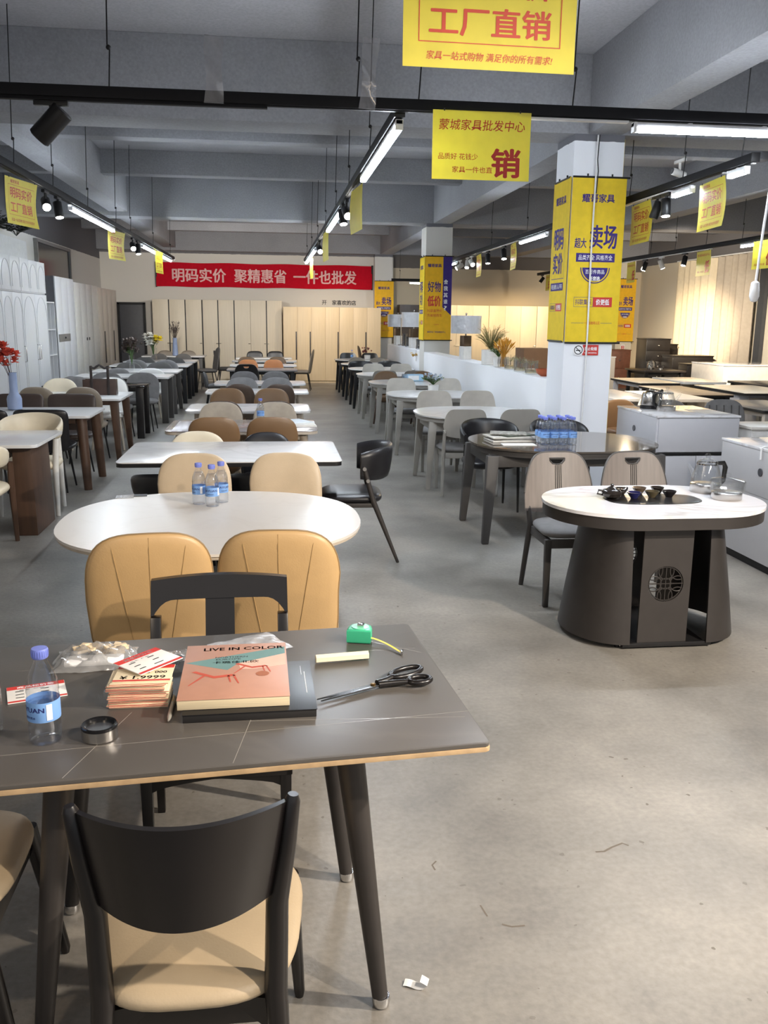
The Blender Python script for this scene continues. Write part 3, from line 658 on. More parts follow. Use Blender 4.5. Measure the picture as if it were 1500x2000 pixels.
def shell_parts(m, leg, top=.88, w=.45, seams=False, curve=.35, n=3.2, lean=.16, zb=.40):
    def go():
        o = []
        def seat_f(u, v, q): return (u, v + .01, .445 + q - .06*max(0, -v-.1))
        b = new_bm(); pillow(b, sup(w*.5, .225, 3.6, 32), .085, seat_f, 6); o.append(P('seat', b, m, ang=60))
        h = (top - zb)/2; zc = zb + h
        def back_f(u, v, q):
            y = -.205 - lean*(v + h) + curve*u*u - q*.9; return (u, y, zc + v)
        out = []
        for i in range(44):
            a = 2*PI*i/44; c, s = math.cos(a), math.sin(a); nn = n if s > 0 else 5
            out.append((math.copysign(abs(c)**(2/nn), c)*w*.5*(1 if s > 0 else .97), math.copysign(abs(s)**(2/nn), s)*h))
        b = new_bm(); pillow(b, out, .06, back_f, 5); kids = []
        if seams:
            k = new_bm()
            for x0, x1 in ((-.14, -.06), (0, 0), (.14, .06)): tube(k, [back_f(u_, v_, .03*max(0, 1 - ((abs(u_)/(w*.5))**n + (abs(v_)/h)**n)**(5/n))**.5 + .0004) for u_, v_ in [(x0*(1-j/11) + x1*j/11, h*.95*(1 - 2*j/11)) for j in range(12)]], .0016, 5)
            kids.append(('seam', mesh(k, 'seam', mat('dark_stitch', '#a98a5c', .6)), None))
            k = new_bm(); tube(k, [back_f(x, y, 0) for x, y in out] + [back_f(*out[0], 0)], .004, 6); kids.append(('piping', mesh(k, 'piping', mat('piping_leather', '#8d7450', .5)), None))
        o.append(P('backrest', b, m, kids=kids, ang=60))
        lm = LEGM[leg]; th = .012 if leg in ('black', 'bronze') else .019
        for sx in (-1, 1):
            for y0, y1 in ((.15, .2), (-.15, -.22)):
                b = new_bm(); tube(b, [(sx*.15, y0, .42), (sx*.20, y1, 0)], [th*1.15, th*.75], 10); o.append(P('leg', b, lm))
        b = new_bm(); bx(b, -.17, .17, -.17, .17, .395, .42, .006); o.append(P('seat_frame', b, lm)); return o
    return proto(('shell', m.name, leg, top, w, seams, curve, n), go)
def barrel_parts():
    def go():
        o = []; b = new_bm(); pillow(b, sup(.24, .225, 4, 36), .085, lambda u, v, q: (u, v + .02, .455 + q), 6); o.append(P('seat', b, BLE, ang=60))
        n = 26; R = .255; sec = 12; b = new_bm(); rings = []
        for i in range(n+1):
            a = PI + .12 + (PI - .24)*i/n; k = abs(i/n - .5)*2; hh = .125*(1 - .25*k**3); zc = .70 + .02*(1-k); T = .030*(1 - .3*k**4)
            r = []
            for j in range(sec):
                q = 2*PI*j/sec; dz = math.copysign(abs(math.sin(q))**.7, math.sin(q))*hh; dr = math.copysign(abs(math.cos(q))**.7, math.cos(q))*T + .12*(dz)
                r.append(b.verts.new(((R+dr)*math.cos(a)*1.0, (R+dr)*math.sin(a)*.95 - .01, zc + dz)))
            rings.append(r)
        for a, c in zip(rings, rings[1:]):
            for k in range(sec): b.faces.new((a[k], a[(k+1) % sec], c[(k+1) % sec], c[k]))
        b.faces.new(rings[0]); b.faces.new(rings[-1][::-1]); o.append(P('backrest', b, BLE, ang=60))
        for sx in (-1, 1):
            b = new_bm(); tube(b, [(sx*.262, -.06, .70), (sx*.25, -.13, .45), (sx*.275, -.31, 0)], [.016, .02, .011], 10, flat=.7)
            k = new_bm()
            for z, y in ((.685, -.065), (.60, -.09)): tube(k, [(sx*.27, y, z), (sx*.288, y, z)], .014, 10)
            o.append(P('rear_leg', b, DKBRONZE, kids=[('bolt', mesh(k, 'bolt', STEEL), None)]))
            b = new_bm(); tube(b, [(sx*.22, .16, .42), (sx*.24, .2, 0)], [.018, .011], 10); o.append(P('front_leg', b, DKBRONZE))
        b = new_bm(); bx(b, -.235, .235, -.14, -.11, .40, .43, .004); bx(b, -.235, .235, .15, .18, .40, .43, .004)
        for sx in (-1, 1): bx(b, sx*.235-.014, sx*.235+.014, -.14, .18, .40, .43, .004)
        o.append(P('seat_frame', b, DKBRONZE)); return o
    return proto('barrel', go)
def arm_parts(m, lm, hh=.11, zt=.80, legs=.013, R=.25):
    """low armchair: a wide upholstered band bent round the seat on thin legs"""
    def go():
        o = []; b = new_bm(); pillow(b, sup(.24, .235, 4, 36), .10, lambda u, v, q: (u, v, .44 + q), 6); o.append(P('seat', b, m, ang=60))
        n = 28; sec = 12; b = new_bm(); rings = []
        for i in range(n+1):
            a = PI - .35 + (PI + .7)*i/n; k = abs(i/n - .5)*2; h2 = hh*(1 - .55*k**2.5); zc = zt - hh - .05*k**2
            r = []
            for j in range(sec):
                q = 2*PI*j/sec; dz = math.copysign(abs(math.sin(q))**.7, math.sin(q))*h2; dr = math.cos(q)*.022 + .15*dz
                r.append(b.verts.new(((R+dr)*math.cos(a), (R+dr)*math.sin(a), zc+dz)))
            rings.append(r)
        for a, c in zip(rings, rings[1:]):
            for k in range(sec): b.faces.new((a[k], a[(k+1) % sec], c[(k+1) % sec], c[k]))
        b.faces.new(rings[0]); b.faces.new(rings[-1][::-1]); o.append(P('backrest', b, m, ang=60))
        for sx in (-1, 1):
            for y0, y1, z0 in ((.14, .2, zt-hh*1.9), (-.17, -.22, zt-hh*1.6)):
                b = new_bm(); tube(b, [(sx*(.245 if y0 > 0 else .19), y0, z0), (sx*.235 if y0 > 0 else sx*.19, (y0+y1)/2, .42), (sx*.24 if y0 > 0 else sx*.2, y1, 0)], [legs, legs*1.15, legs*.75], 9); o.append(P('leg', b, lm))
        return o
    return proto(('arm', m.name, lm.name, hh, zt, legs), go)
def seat_frame_bm(w, d, z0, z1, t=.022):
    b = new_bm(); bx(b, -w, w, d-t, d, z0, z1, .004); bx(b, -w, w, -d, -d+t, z0, z1, .004)
    bx(b, -w, -w+t, -d, d, z0, z1, .004); bx(b, w-t, w, -d, d, z0, z1, .004); return b
def splat_chair_parts():
    """black lacquered chair: arched crest rail and a broad centre splat"""
    def go():
        o = []; w = .235
        b = new_bm(); pillow(b, sup(.215, .215, 5, 36), .05, lambda u, v, q: (u, v, .455 + q), 6); o.append(P('seat', b, leather('dark_seat_pad', '#4a443c'), ang=60))
        b = seat_frame_bm(.225, .225, .375, .44); 
        strip(b, [-.2+.4*i/12 for i in range(13)], lambda u: .335 + .04*(1-abs(u)/.2)**.5 if abs(u) < .2 else .335, lambda u: .38, .02, lambda u, v, q: (u, .21+q, v)); o.append(P('seat_frame', b, BLKLAC))
        yb = lambda z: -.215 - max(0, z-.44)*.42
        f = lambda u, v, q: (u, yb(v) + .16*u*u*4*.3 - .012 + q, v)
        b = new_bm(); us = [-w + 2*w*i/28 for i in range(29)]
        strip(b, us, lambda u: .758 - .065*max(0, (abs(u)-.150)/.085)**2.6, lambda u: .822 + .012*(1-(u/w)**2), .03, f, 4); o.append(P('crest_rail', b, BLKLAC))
        b = new_bm(); strip(b, [-.05, -.025, 0, .025, .05], lambda u: .40, lambda u: .757, .018, f, 4); o.append(P('splat', b, BLKLAC))
        for sx in (-1, 1):
            b = new_bm(); taper(b, (sx*(w-.018), yb(.70)+.012, .71), (sx*(w-.02), -.215, .42), (.036, .034), (.036, .036)); taper(b, (sx*(w-.02), -.215, .425), (sx*(w-.015), -.26, 0), (.036, .036), (.026, .026)); o.append(P('rear_post', b, BLKLAC))
            b = new_bm(); taper(b, (sx*.205, .205, .44), (sx*.205, .21, 0), (.036, .036), (.026, .026)); o.append(P('front_leg', b, BLKLAC))
        return o
    return proto('splat', go)
def panel_chair_parts():
    """black lacquered chair: one deep bowed back panel between two posts, wide beige seat"""
    def go():
        o = []
        b = new_bm(); pillow(b, [(x*(1+.10*y/.24), y) for x, y in sup(.222, .245, 3.2, 44)], .07, lambda u, v, q: (u, v - .01, .43 + q), 5); o.append(P('seat', b, leather('sand_leather', '#ad9b80', .5), ang=60))
        b = seat_frame_bm(.18, .2, .335, .40); o.append(P('seat_frame', b, BLKLAC))
        hw = lambda v: .158 + .035*max(0, min(1, (v-.64)/.2)); bow = lambda t: -.10*(1-t*t)
        f = lambda t, v, q: (t*hw(v), -.222 + bow(t) + q, v)
        b = new_bm(); us = [-1 + 2*i/32 for i in range(33)]
        strip(b, us, lambda t: .642 + .006*(1-t*t), lambda t: .838 + .012*(1-t*t), .014, f, 6); o.append(P('back_panel', b, BLKLAC, ang=50))
        for sx in (-1, 1):
            b = new_bm(); tube(b, [(sx*.203, -.222, .848), (sx*.201, -.222, .835), (sx*.19, -.218, .74), (sx*.170, -.215, .62), (sx*.165, -.225, .43), (sx*.19, -.29, 0)], [.010, .0155, .018, .022, .023, .013], 12); o.append(P('rear_post', b, BLKLAC, ang=60))
            b = new_bm(); tube(b, [(sx*.20, .19, .40), (sx*.222, .255, .015), (sx*.222, .255, 0)], [.022, .014, .011], 12); o.append(P('front_leg', b, BLKLAC))
        for sx in (-1, 1):
            b = new_bm(); strip(b, [0, .5, 1], lambda u: .31 + .07*u, lambda u: .40, .02, lambda u, v, q, sx=sx: (sx*(.172 - .09*u), -.208 + q + .02*u, v)); o.append(P('corner_bracket', b, BLKLAC))
        return o
    return proto('panel', go)
def board_chair_parts(m, lm, seatm, zt=.87, hole=False, w=.22):
    """wooden chair with one shaped back board on splayed posts; optional hand hole"""
    def go():
        o = []
        b = new_bm(); pillow(b, [(x*(1+.06*y/.22), y) for x, y in sup(w, .215, 4, 36)], .07, lambda u, v, q: (u, v, .455 + q), 5); o.append(P('seat', b, seatm, ang=60))
        b = seat_frame_bm(w-.02, .2, .37, .425); o.append(P('seat_frame', b, lm))
        yb = lambda v: -.21 - max(0, v-.45)*.22
        zl = .50 if hole else .58; wl = w*(.93 if hole else .8)
        f = lambda u, v, q: (u*(wl/w + (1-wl/w)*min(1, (v-zl)/(.12))) if not hole else u*(1 + .06*min(1, (zt-v)/.25)), yb(v) + .7*u*u - .03 + q, v)
        hi = lambda u: zl + (zt-zl)*(1 - abs(u/w)**(5 if hole else 7))**(1/2.6) if abs(u) < w else zl + .12
        hi2 = lambda u: max(hi(u), zl + .13)
        lo = lambda u: zl + .02*abs(u/w)**3
        b = new_bm(); N = 40; us = [-w*math.cos(PI*i/N) for i in range(N+1)]
        if not hole: strip(b, us, lo, hi2, .016, f, 5)
        else:
            a = .052; L = [u for u in us if u < -a] + [-a]; R_ = [a] + [u for u in us if u > a]; Mid = [-a + 2*a*i/12 for i in range(13)]
            strip(b, L, lo, hi2, .018, f, 6); strip(b, R_, lo, hi2, .018, f, 6)
            strip(b, Mid, lo, lambda u: zt - .075 + .034*max(0, (abs(u)/a))**3, .018, f, 6); strip(b, Mid, lambda u: zt - .036, hi2, .018, f, 2)
        kids = []
        if hole:
            k = new_bm()
            for x in (-.024, -.012, 0, .012): tube(k, [f(x, zt - .08 - j*.045, .0098) for j in range(7)], .0028, 5)
            ring = [(-.052, zt-.036), (.052, zt-.036), (.048, zt-.052), (.03, zt-.072), (0, zt-.076), (-.03, zt-.072), (-.048, zt-.052), (-.052, zt-.036)]
            tube(k, [f(x, z, .009) for x, z in ring], .0045, 6); kids.append(('groove', mesh(k, 'groove', DGWOOD), None))
            k = new_bm(); tube(k, [f(u, hi2(u), 0) for u in us], .009, 8); kids.append(('edge_band', mesh(k, 'edge_band', DGWOOD), None))
        o.append(P('back_board', b, m, kids=kids, ang=55))
        for sx in (-1, 1):
            b = new_bm(); top = .66 if not hole else .58
            tube(b, [(sx*(w*.93), yb(top) + .7*w*w*.86 - .045, top), (sx*(w-.02), -.2, .43), (sx*(w+.0), -.285, 0)], [.014, .02, .0155], 10); o.append(P('rear_leg', b, lm))
            b = new_bm(); taper(b, (sx*(w-.02), .185, .425), (sx*(w-.02), .19, 0), (.042, .036), (.034, .03), .006); o.append(P('front_leg', b, lm))
        if not hole:
            b = new_bm()
            for sx in (-1, 1): tube(b, [(sx*w*.95, yb(.64)-.075+.03, .645), (sx*w*.95, yb(.64)-.095+.03, .645)], .011, 8)
            o.append(P('post_cap', b, lm))
        return o
    return proto(('board', m.name, lm.name, zt, hole, w), go)
def curl_parts(m, lm, zt=.82):
    """cream chair: curved upholstered band on stout round legs"""
    return arm_parts(m, lm, .10, zt, .024)
def channel_parts(m):
    def go():
        o = list(shell_parts(m, 'black', .92, .46, False, .5)); b = new_bm()
        for x in (-.16, -.08, 0, .08, .16): tube(b, [(x, -.205 - .16*(v+.26) + .5*x*x + .026, .66+v) for v in (-.2, -.1, 0, .1, .2)], .006, 6)
        o.append(P('channel', b, DGR)); return o
    return proto(('channel', m.name), go)
CH = []
def chair(parts, label, x, y, rz, group=None, cat='chair', nm='dining_chair', s=1.0):
    t = thing(nm, label, cat, (x, y, 0), rz, group); t.scale = (s, s, s); put(parts, t); return t
F_, N_ = PI, 0.0          # far side chairs look towards the camera, near side chairs away from it
ORD = ['first', 'second', 'third', 'fourth', 'fifth', 'sixth', 'seventh', 'eighth', 'ninth', 'tenth']
def pair(fn, desc, xs, yback, far, where, group, sides=('left', 'right'), jit=.03, off=.30):
    """two chairs of one kind on one side of a table; yback is where their backs stand"""
    for x, sd in zip(xs, sides):
        y = yback - off if far else yback + off
        chair(fn, '%s %s on %s' % (sd, desc, where), x, y, (PI if far else 0) + random.uniform(-jit, jit), group)
# nearest table
chair(panel_chair_parts(), 'black lacquered chair with bowed back panel and beige seat, nearest, at the bottom edge', -.175, 1.752, .0, 'black lacquered chairs at the near table')
chair(panel_chair_parts(), 'black lacquered chair cut off by the left edge at the table end', -.845, 2.02, -PI/2, 'black lacquered chairs at the near table')
chair(splat_chair_parts(), 'black lacquered chair with an arched crest and centre splat behind the nearest table', -.185, 2.69, PI + .02, 'black lacquered chairs at the near table')
# middle row
MG, LG, RG, BG = 'chairs of the middle row', 'chairs of the left row', 'chairs of the right row', 'chairs beyond the half wall'
tanp = shell_parts(TAN, 'black', .93, .475, True, .4, 3.3, .18)
chair(tanp, 'tan leather chair with stitched back, left of the two nearest, turned slightly', -.50, 3.60, .12, MG)
chair(tanp, 'tan leather chair with stitched back, right of the two nearest', .03, 3.62, -.05, MG)
tf_ = shell_parts(BEI, 'black', .92, .44, False, .4, 3.4)
pair(tf_, 'beige leather chair', (-.47, .07), 5.42, True, 'far side of the white oval table', MG)
pair(arm_parts(BLE, BLACK, .09, .74), 'low black leather armchair', (-.66, -.02), 5.74, False, 'near side of the long black-edged white table', MG, off=.24)
chair(shell_parts(CRM, 'pale', .80, .46, False, .6, 2.6), 'cream chair behind the long black-edged white table', -.61, 7.18, PI, MG)
chair(shell_parts(BLE, 'black', .79, .42, False, .6, 2.6), 'black chair behind the long black-edged white table', -.05, 7.18, PI, MG)
pair(shell_parts(BRN, 'pale', .90, .44, False, .4, 3.6), 'brown leather chair', (-.49, .0), 7.56, False, 'near side of the grey marble table with papers', MG)
pair(shell_parts(SAND, 'pale', .90, .44, False, .5, 3.0), 'sand coloured fabric chair', (-.51, .03), 8.98, True, 'far side of the grey marble table with papers', MG)
pair(shell_parts(DKB, 'black', .88, .42, False, .5, 3.0), 'dark brown chair', (-.50, .04), 9.27, False, 'near side of the third white middle table', MG)
pair(shell_parts(BRN, 'black', .905, .42, False, .4, 3.2), 'brown leather chair', (-.52, -.01), 10.68, True, 'far side of the third white middle table', MG)
pair(shell_parts(DKB, 'black', .885, .41, False, .5, 3.0), 'dark brown chair', (-.42, .09), 11.6, False, 'near side of the fourth middle row table', MG)
pair(shell_parts(GRY, 'black', .89, .47, False, .5, 2.8), 'grey fabric chair', (-.42, .07), 12.9, True, 'far side of the fourth middle row table', MG)
pair(shell_parts(GRY, 'black', .88, .46, False, .5, 2.8), 'grey fabric chair', (-.43, .065), 14.5, True, 'far side of the fifth middle row table', MG)
chair(board_chair_parts(BLKLAC, BLACK, BLE, .87, True), 'black chair with a hand hole in front of the orange chair', -.46, 17.1, 0, MG)
pair(shell_parts(ORG, 'black', .895, .40, False, .3, 3.4), 'orange leather chair', (-.46, .04), 18.25, True, 'far side of the grey table in the middle row', MG)
pair(shell_parts(BRN, 'black', .88, .40, False, .3, 3.4), 'brown leather chair', (-.52, .12), 19.85, True, 'far side of the next white table', MG)
pair(shell_parts(BLE, 'black', .88, .42, False, .3, 4), 'black leather chair', (-.41, .1), 23.3, True, 'the last table of the middle row', MG)
chair(shell_parts(DGR, 'bronze', 1.0, .48, False, .6, 2.6), 'grey velvet chair with a tall slanting back standing in the left aisle', -1.55, 22.3, PI/2 + .3, MG)
chair(shell_parts(DGR, 'bronze', .9, .44, False, .6, 2.6), 'dark grey chair at the left end of the farthest middle tables', -1.14, 23.1, -PI/2 + .2, MG)
chair(shell_parts(TAU, 'black', .98, .48, False, .6, 2.6), 'taupe chair seen from the side at the right end of the farthest middle tables', .72, 21.9, PI/2 - .1, MG)
chair(shell_parts(DGR, 'black', .70, .44, False, .6, 3), 'dark grey chair at the left end of the grey middle row table', -1.02, 17.3, -PI/2, MG)
chair(barrel_parts(), 'black leather chair with a rounded barrel back standing alone right of the oval table', .585, 6.44, PI/2 - .04, MG)
# right row
gw = board_chair_parts(GWOOD, GWOOD, GRY, .87)
pair(arm_parts(BLE, BLACK, .11, .815), 'black leather armchair', (1.98, 2.64), 8.23, True, 'far side of the dark glass table', RG, off=.26)
pair(gw, 'grey wooden chair', (1.88, 2.42), 8.52, False, 'near side of the nearest white round table', RG)
pb = board_chair_parts(mat('pale_grey_wood', '#bcb6ac', .5), GWOOD, GRY, .89)
pair(pb, 'pale grey wooden chair', (1.91, 2.44), 10.5, True, 'far side of the nearest white round table', RG)
pair(pb, 'pale wooden chair', (1.84, 2.50), 12.75, True, 'far side of the white table with the potted plant', RG)
pair(shell_parts(BRN, 'wood', .87, .44, False, .4, 2.6), 'brown leather chair', (1.88, 2.5), 14.85, True, 'far side of the third table by the half wall', RG)
pair(gw, 'grey wooden chair', (1.9, 2.42), 15.03, False, 'near side of the fourth table by the half wall', RG)
pair(pb, 'pale wooden chair', (1.91, 2.43), 16.9, True, 'far side of the fourth table by the half wall', RG)
pair(arm_parts(BLE, BLACK, .10, .85), 'black round-backed chair', (1.85, 2.45), 18.93, True, 'far side of the fifth table by the half wall', RG)
pair(shell_parts(TAU, 'black', .86, .44, False, .4, 2.6), 'taupe chair', (1.92, 2.4), 20.4, True, 'far side of the sixth table by the half wall', RG)
pair(board_chair_parts(BLKLAC, BLACK, BLE, .88), 'black wooden chair', (1.9, 2.44), 22.45, True, 'the last table by the half wall', RG)
chair(shell_parts(CHO, 'wood', 1.04, .46, False, .5, 3), 'dark brown chair side on at the far end of the half wall', 2.52, 23.2, -PI/2, RG)
# tea table
tc_ = board_chair_parts(TWOOD, DGWOOD, GRY, .88, True, .215)
chair(tc_, 'taupe wooden chair with a hand hole, left of the two behind the tea table', 1.84, 5.26, PI, 'chairs at the tea table')
chair(tc_, 'taupe wooden chair with a hand hole, right of the two behind the tea table', 2.345, 5.24, PI, 'chairs at the tea table')
# left row
chair(arm_parts(CRM, WALN, .10, .82, .022), 'cream chair with brown wooden legs at the left edge, nearest in the left row', -2.22, 6.83, .0, LG)
chair(curl_parts(CRM, WHW, .86), 'cream chair with white wooden legs behind the nearest left table', -2.11, 8.12, PI, LG)
bb_ = shell_parts(BLE, 'black', .83, .52, False, .25, 8)
chair(bb_, 'black leather chair with a square back in front of the table with the blue vase', -2.22, 9.2, 0, LG)
chair(bb_, 'black leather chair at the left edge next to the other square-backed one', -2.78, 9.2, 0, LG)
pair(shell_parts(CHO, 'black', .87, .52, False, .25, 8), 'chocolate brown square-backed chair', (-2.76, -2.2), 10.32, True, 'far side of the table with the blue vase', LG)
pair(shell_parts(TAU, 'black', .91, .44, False, .5, 2.8), 'taupe chair', (-2.70, -2.19), 10.72, False, 'near side of the table with the wooden carrier', LG)
chair(shell_parts(CRM, 'pale', .90, .48, False, .6, 2.6), 'cream chair behind the table with the wooden carrier', -2.79, 12.12, PI, LG)
chair(shell_parts(WHL, 'pale', .91, .43, False, .4, 3), 'white chair lit brightly behind the wooden carrier', -2.13, 12.12, PI, LG)
pair(shell_parts(GRY, 'black', .90, .44, False, .5, 2.8), 'grey chair', (-2.7, -2.2), 12.8, False, 'near side of the black glass table', LG, off=.31)
pair(shell_parts(GRY, 'black', .865, .51, False, .5, 2.6), 'grey wide-backed chair', (-2.52, -1.99), 14.36, True, 'far side of the black glass table', LG)
chair(shell_parts(GRY, 'black', .83, .46, False, .5, 2.6), 'grey chair behind the fifth left table, beside a bright white one', -2.65, 15.85, PI, LG)
chair(shell_parts(WHL, 'pale', .83, .52, False, .6, 2.6), 'white chair behind the fifth left table', -2.09, 15.85, PI, LG)
pair(shell_parts(DGR, 'black', .855, .52, False, .5, 2.6), 'dark grey chair', (-2.71, -2.13), 17.8, True, 'far side of the sixth left table', LG)
pair(shell_parts(GRY, 'black', .88, .49, False, .5, 2.6), 'grey chair', (-2.65, -2.07), 18.2, False, 'near side of the seventh left table', LG)
pair(shell_parts(DGR, 'black', .855, .50, False, .5, 2.6), 'dark grey chair', (-2.71, -2.07), 19.9, True, 'far side of the seventh left table', LG)
pair(shell_parts(DGR, 'black', .87, .42, False, .5, 2.6), 'dark grey narrow chair', (-2.59, -2.04), 21.6, True, 'far side of the eighth left table', LG)
pair(shell_parts(TAU, 'black', .855, .43, False, .5, 2.6), 'taupe chair', (-2.73, -2.15), 24.1, True, 'the last left table by the wardrobes', LG)

# ------------------------------------------------------------------ tables
WTOP = marble('white_sintered_stone', '#dcdbda', '#c4c2c0', .18, 1.6, .35); WTOP2 = marble('warm_white_stone', '#d6d0c8', '#c5bdb2', .3, 2.2, .2)
MARB = marble('grey_marble_top', '#8f8785', '#c4bdb8', .15, 2.5, .7); TEAM = marble('white_marble', '#e4e3e6', '#bcb6b2', .06, 1.4, .55)
GTOP = marble('grey_stone_top', '#56524e', '#69645f', .38, .9, .25); BGL = mat('black_glass', '#1b1816', .05, spec=.8); BRGL = mat('bronze_glass', '#6b6259', .07, .45, spec=.9)
GREYT = mat('grey_stone', '#6f6d6c', .25); EDGEW = mat('wood_core_edge', '#b99c77', .6, var=.12, scale=30)
def table_rect(label, x0, x1, y0, y1, top, legm, legs='taper', edge=None, T=.022, h=.75, rz=0, r=.06, nm='dining_table', group=None, splay=.03, legw=.06, inset=.1):
    cx, cy = (x0+x1)/2, (y0+y1)/2; hx, hy = (x1-x0)/2, (y1-y0)/2
    t = thing(nm, label, 'table', (cx, cy, 0), rz, group)
    b = new_bm(); prism(b, rrect(hx, hy, r), h-T if not edge else h-.007, h, .003); part('tabletop', b, top, t)
    if edge: b = new_bm(); prism(b, rrect(hx-.002, hy-.002, r), h-T, h-.006, .002); part('edge_band', b, edge, t)
    ix, iy = hx-inset, hy-inset
    if legs in ('taper', 'box', 'round'):
        for sx in (-1, 1):
            for sy in (-1, 1):
                b = new_bm()
                if legs == 'taper': taper(b, (sx*(ix-splay), sy*(iy-splay), h-T), (sx*(ix+splay), sy*(iy+splay), 0), (legw*1.15, legw*1.0), (legw*.7, legw*.7), .008)
                elif legs == 'box': bx(b, sx*ix-legw/2, sx*ix+legw/2, sy*iy-legw/2, sy*iy+legw/2, 0, h-T, .006)
                else: tube(b, [(sx*(ix-splay), sy*(iy-splay), h-T), (sx*(ix+splay), sy*(iy+splay), 0)], [legw*.55, legw*.4], 14)
                part('leg', b, legm, t)
        b = new_bm(); q = .02
        for sy in (-1, 1): bx(b, -ix, ix, sy*(iy-.02)-q/2, sy*(iy-.02)+q/2, h-T-.06, h-T-.001, .003)
        for sx in (-1, 1): bx(b, sx*(ix-.02)-q/2, sx*(ix-.02)+q/2, -iy, iy, h-T-.06, h-T-.001, .003)
        part('apron', b, legm, t)
    elif legs == 'slab':
        for sx in (-1, 1):
            b = new_bm(); taper(b, (sx*ix, 0, h-T), (sx*ix, 0, 0), (.14, hy*1.2), (.17, hy*1.25), .006); part('leg_panel', b, legm, t)
        b = new_bm(); bx(b, -ix, ix, -.03, .03, h-T-.1, h-T-.001, .004); part('stretcher', b, legm, t)
    elif legs == 'pedestal':
        for sx in (-1, 1):
            b = new_bm(); prism(b, sup(.09, hy*.55, 3, 24), .03, h-T, .004); bmesh.ops.translate(b, vec=(sx*hx*.52, 0, 0), verts=b.verts); part('pedestal_leg', b, legm, t)
        b = new_bm(); prism(b, rrect(hx*.62, hy*.6, .06), 0, .03, .005); part('base_plate', b, legm, t)
    return t
MT = 'tables of the middle row'; LT = 'tables of the left row'; RT = 'round tables along the half wall'
# white oval table of the middle row
t = thing('dining_table', 'large white oval table with three water bottles in the middle row', 'table', (-.30, 4.36, 0), .02, MT)
def slotted(hl, r, z0, z1, bv=.004):
    b = new_bm(); o = [(x, y) for x, y in sup(hl, r, 2.4, 64)]; prism(b, o, z0, z1, bv); return b
part('tabletop', slotted(.725, .70, .738, .75), WTOP2, t); part('edge_band', slotted(.718, .693, .722, .737), PALEW, t)
for sx in (-1, 1):
    b = new_bm(); taper(b, (sx*.33, 0, .72), (sx*.36, 0, .03), (.10, .55), (.10, .62), .01); part('pedestal_leg', b, WALN, t)
b = new_bm(); bx(b, -.45, .45, -.36, .36, 0, .03, .008); bx(b, -.33, .33, -.02, .02, .6, .72, .004); part('base_plate', b, WALN, t)
table_rect('long white table with a black edge, second of the middle row, behind the oval table', -1.06, .48, 6.12, 7.15, WTOP, BLACK, 'pedestal', BLACK, .035, r=.05, group=MT)
table_rect('grey marble table with papers and a bottle in the middle row', -.93, .40, 7.80, 8.72, MARB, PALEW, 'round', PALEW, .03, group=MT, legw=.07, r=.1)
for k, (x0, x1, y0, y1, lab, top, lg, mm) in enumerate(((-.91, .41, 9.52, 10.38, 'third white table of the middle row, beyond the marble table', WTOP, 'round', PALEW), (-.87, .49, 11.9, 12.62, 'fourth table of the middle row, white with wavy rounded corners', WTOP, 'round', PALEW),
    (-.85, .51, 13.45, 14.25, 'fifth table of the middle row, white, behind grey chairs', WTOP, 'taper', PALEW), (-.84, .49, 17.0, 17.9, 'grey stone table of the middle row near the orange chairs', GREYT, 'box', BLACK),
    (-.85, .52, 18.65, 19.5, 'white table just behind the orange chairs in the middle row', WTOP, 'box', BLACK), (-.88, .57, 20.5, 21.3, 'second last white table of the middle row', WTOP, 'box', BLACK), (-.86, .5, 22.1, 22.95, 'last white table of the middle row before the wardrobes', WTOP, 'taper', BLACK))):
    table_rect(lab, x0, x1, y0, y1, top, mm, lg, None, .025, r=.09, group=MT, legw=.07)
# left row
for lab, y0, y1, top, mm, lg, lw, ed in (('nearest left table, white top on brown wooden slab legs, at the left edge', 7.02, 7.95, WTOP, WALN, 'slab', .1, None), ('white table with the blue vase and two stout brown legs', 9.08, 9.98, WTOP, WALN, 'round', .10, None), ('white table with the wooden carrier and splayed brown legs', 11.0, 12.05, WTOP, WALN, 'taper', .085, None),
    ('black glass table of the left row', 13.02, 13.78, BGL, BLKLAC, 'box', .1, None), ('fifth left table, white on square grey legs', 14.92, 15.88, WTOP, DGWOOD, 'box', .1, None), ('sixth left table, white on grey legs, with the dried flowers', 16.35, 17.45, WTOP, DGWOOD, 'taper', .09, None),
    ('seventh left table, white on black legs', 18.4, 19.6, WTOP, BLACK, 'box', .08, None), ('eighth left table, white on black legs, with the daisies', 20.1, 21.25, WTOP, BLACK, 'box', .09, None), ('last left table, with the grey blue vase of twigs', 22.95, 23.9, WTOP, DGWOOD, 'taper', .08, None)):
    table_rect(lab, -3.2, -1.79 if y0 < 14 else -1.66, y0, y1, top, mm, lg, ed, .025, r=.05, group=LT, legw=lw, inset=.08 if lg != 'slab' else .16, splay=.02)
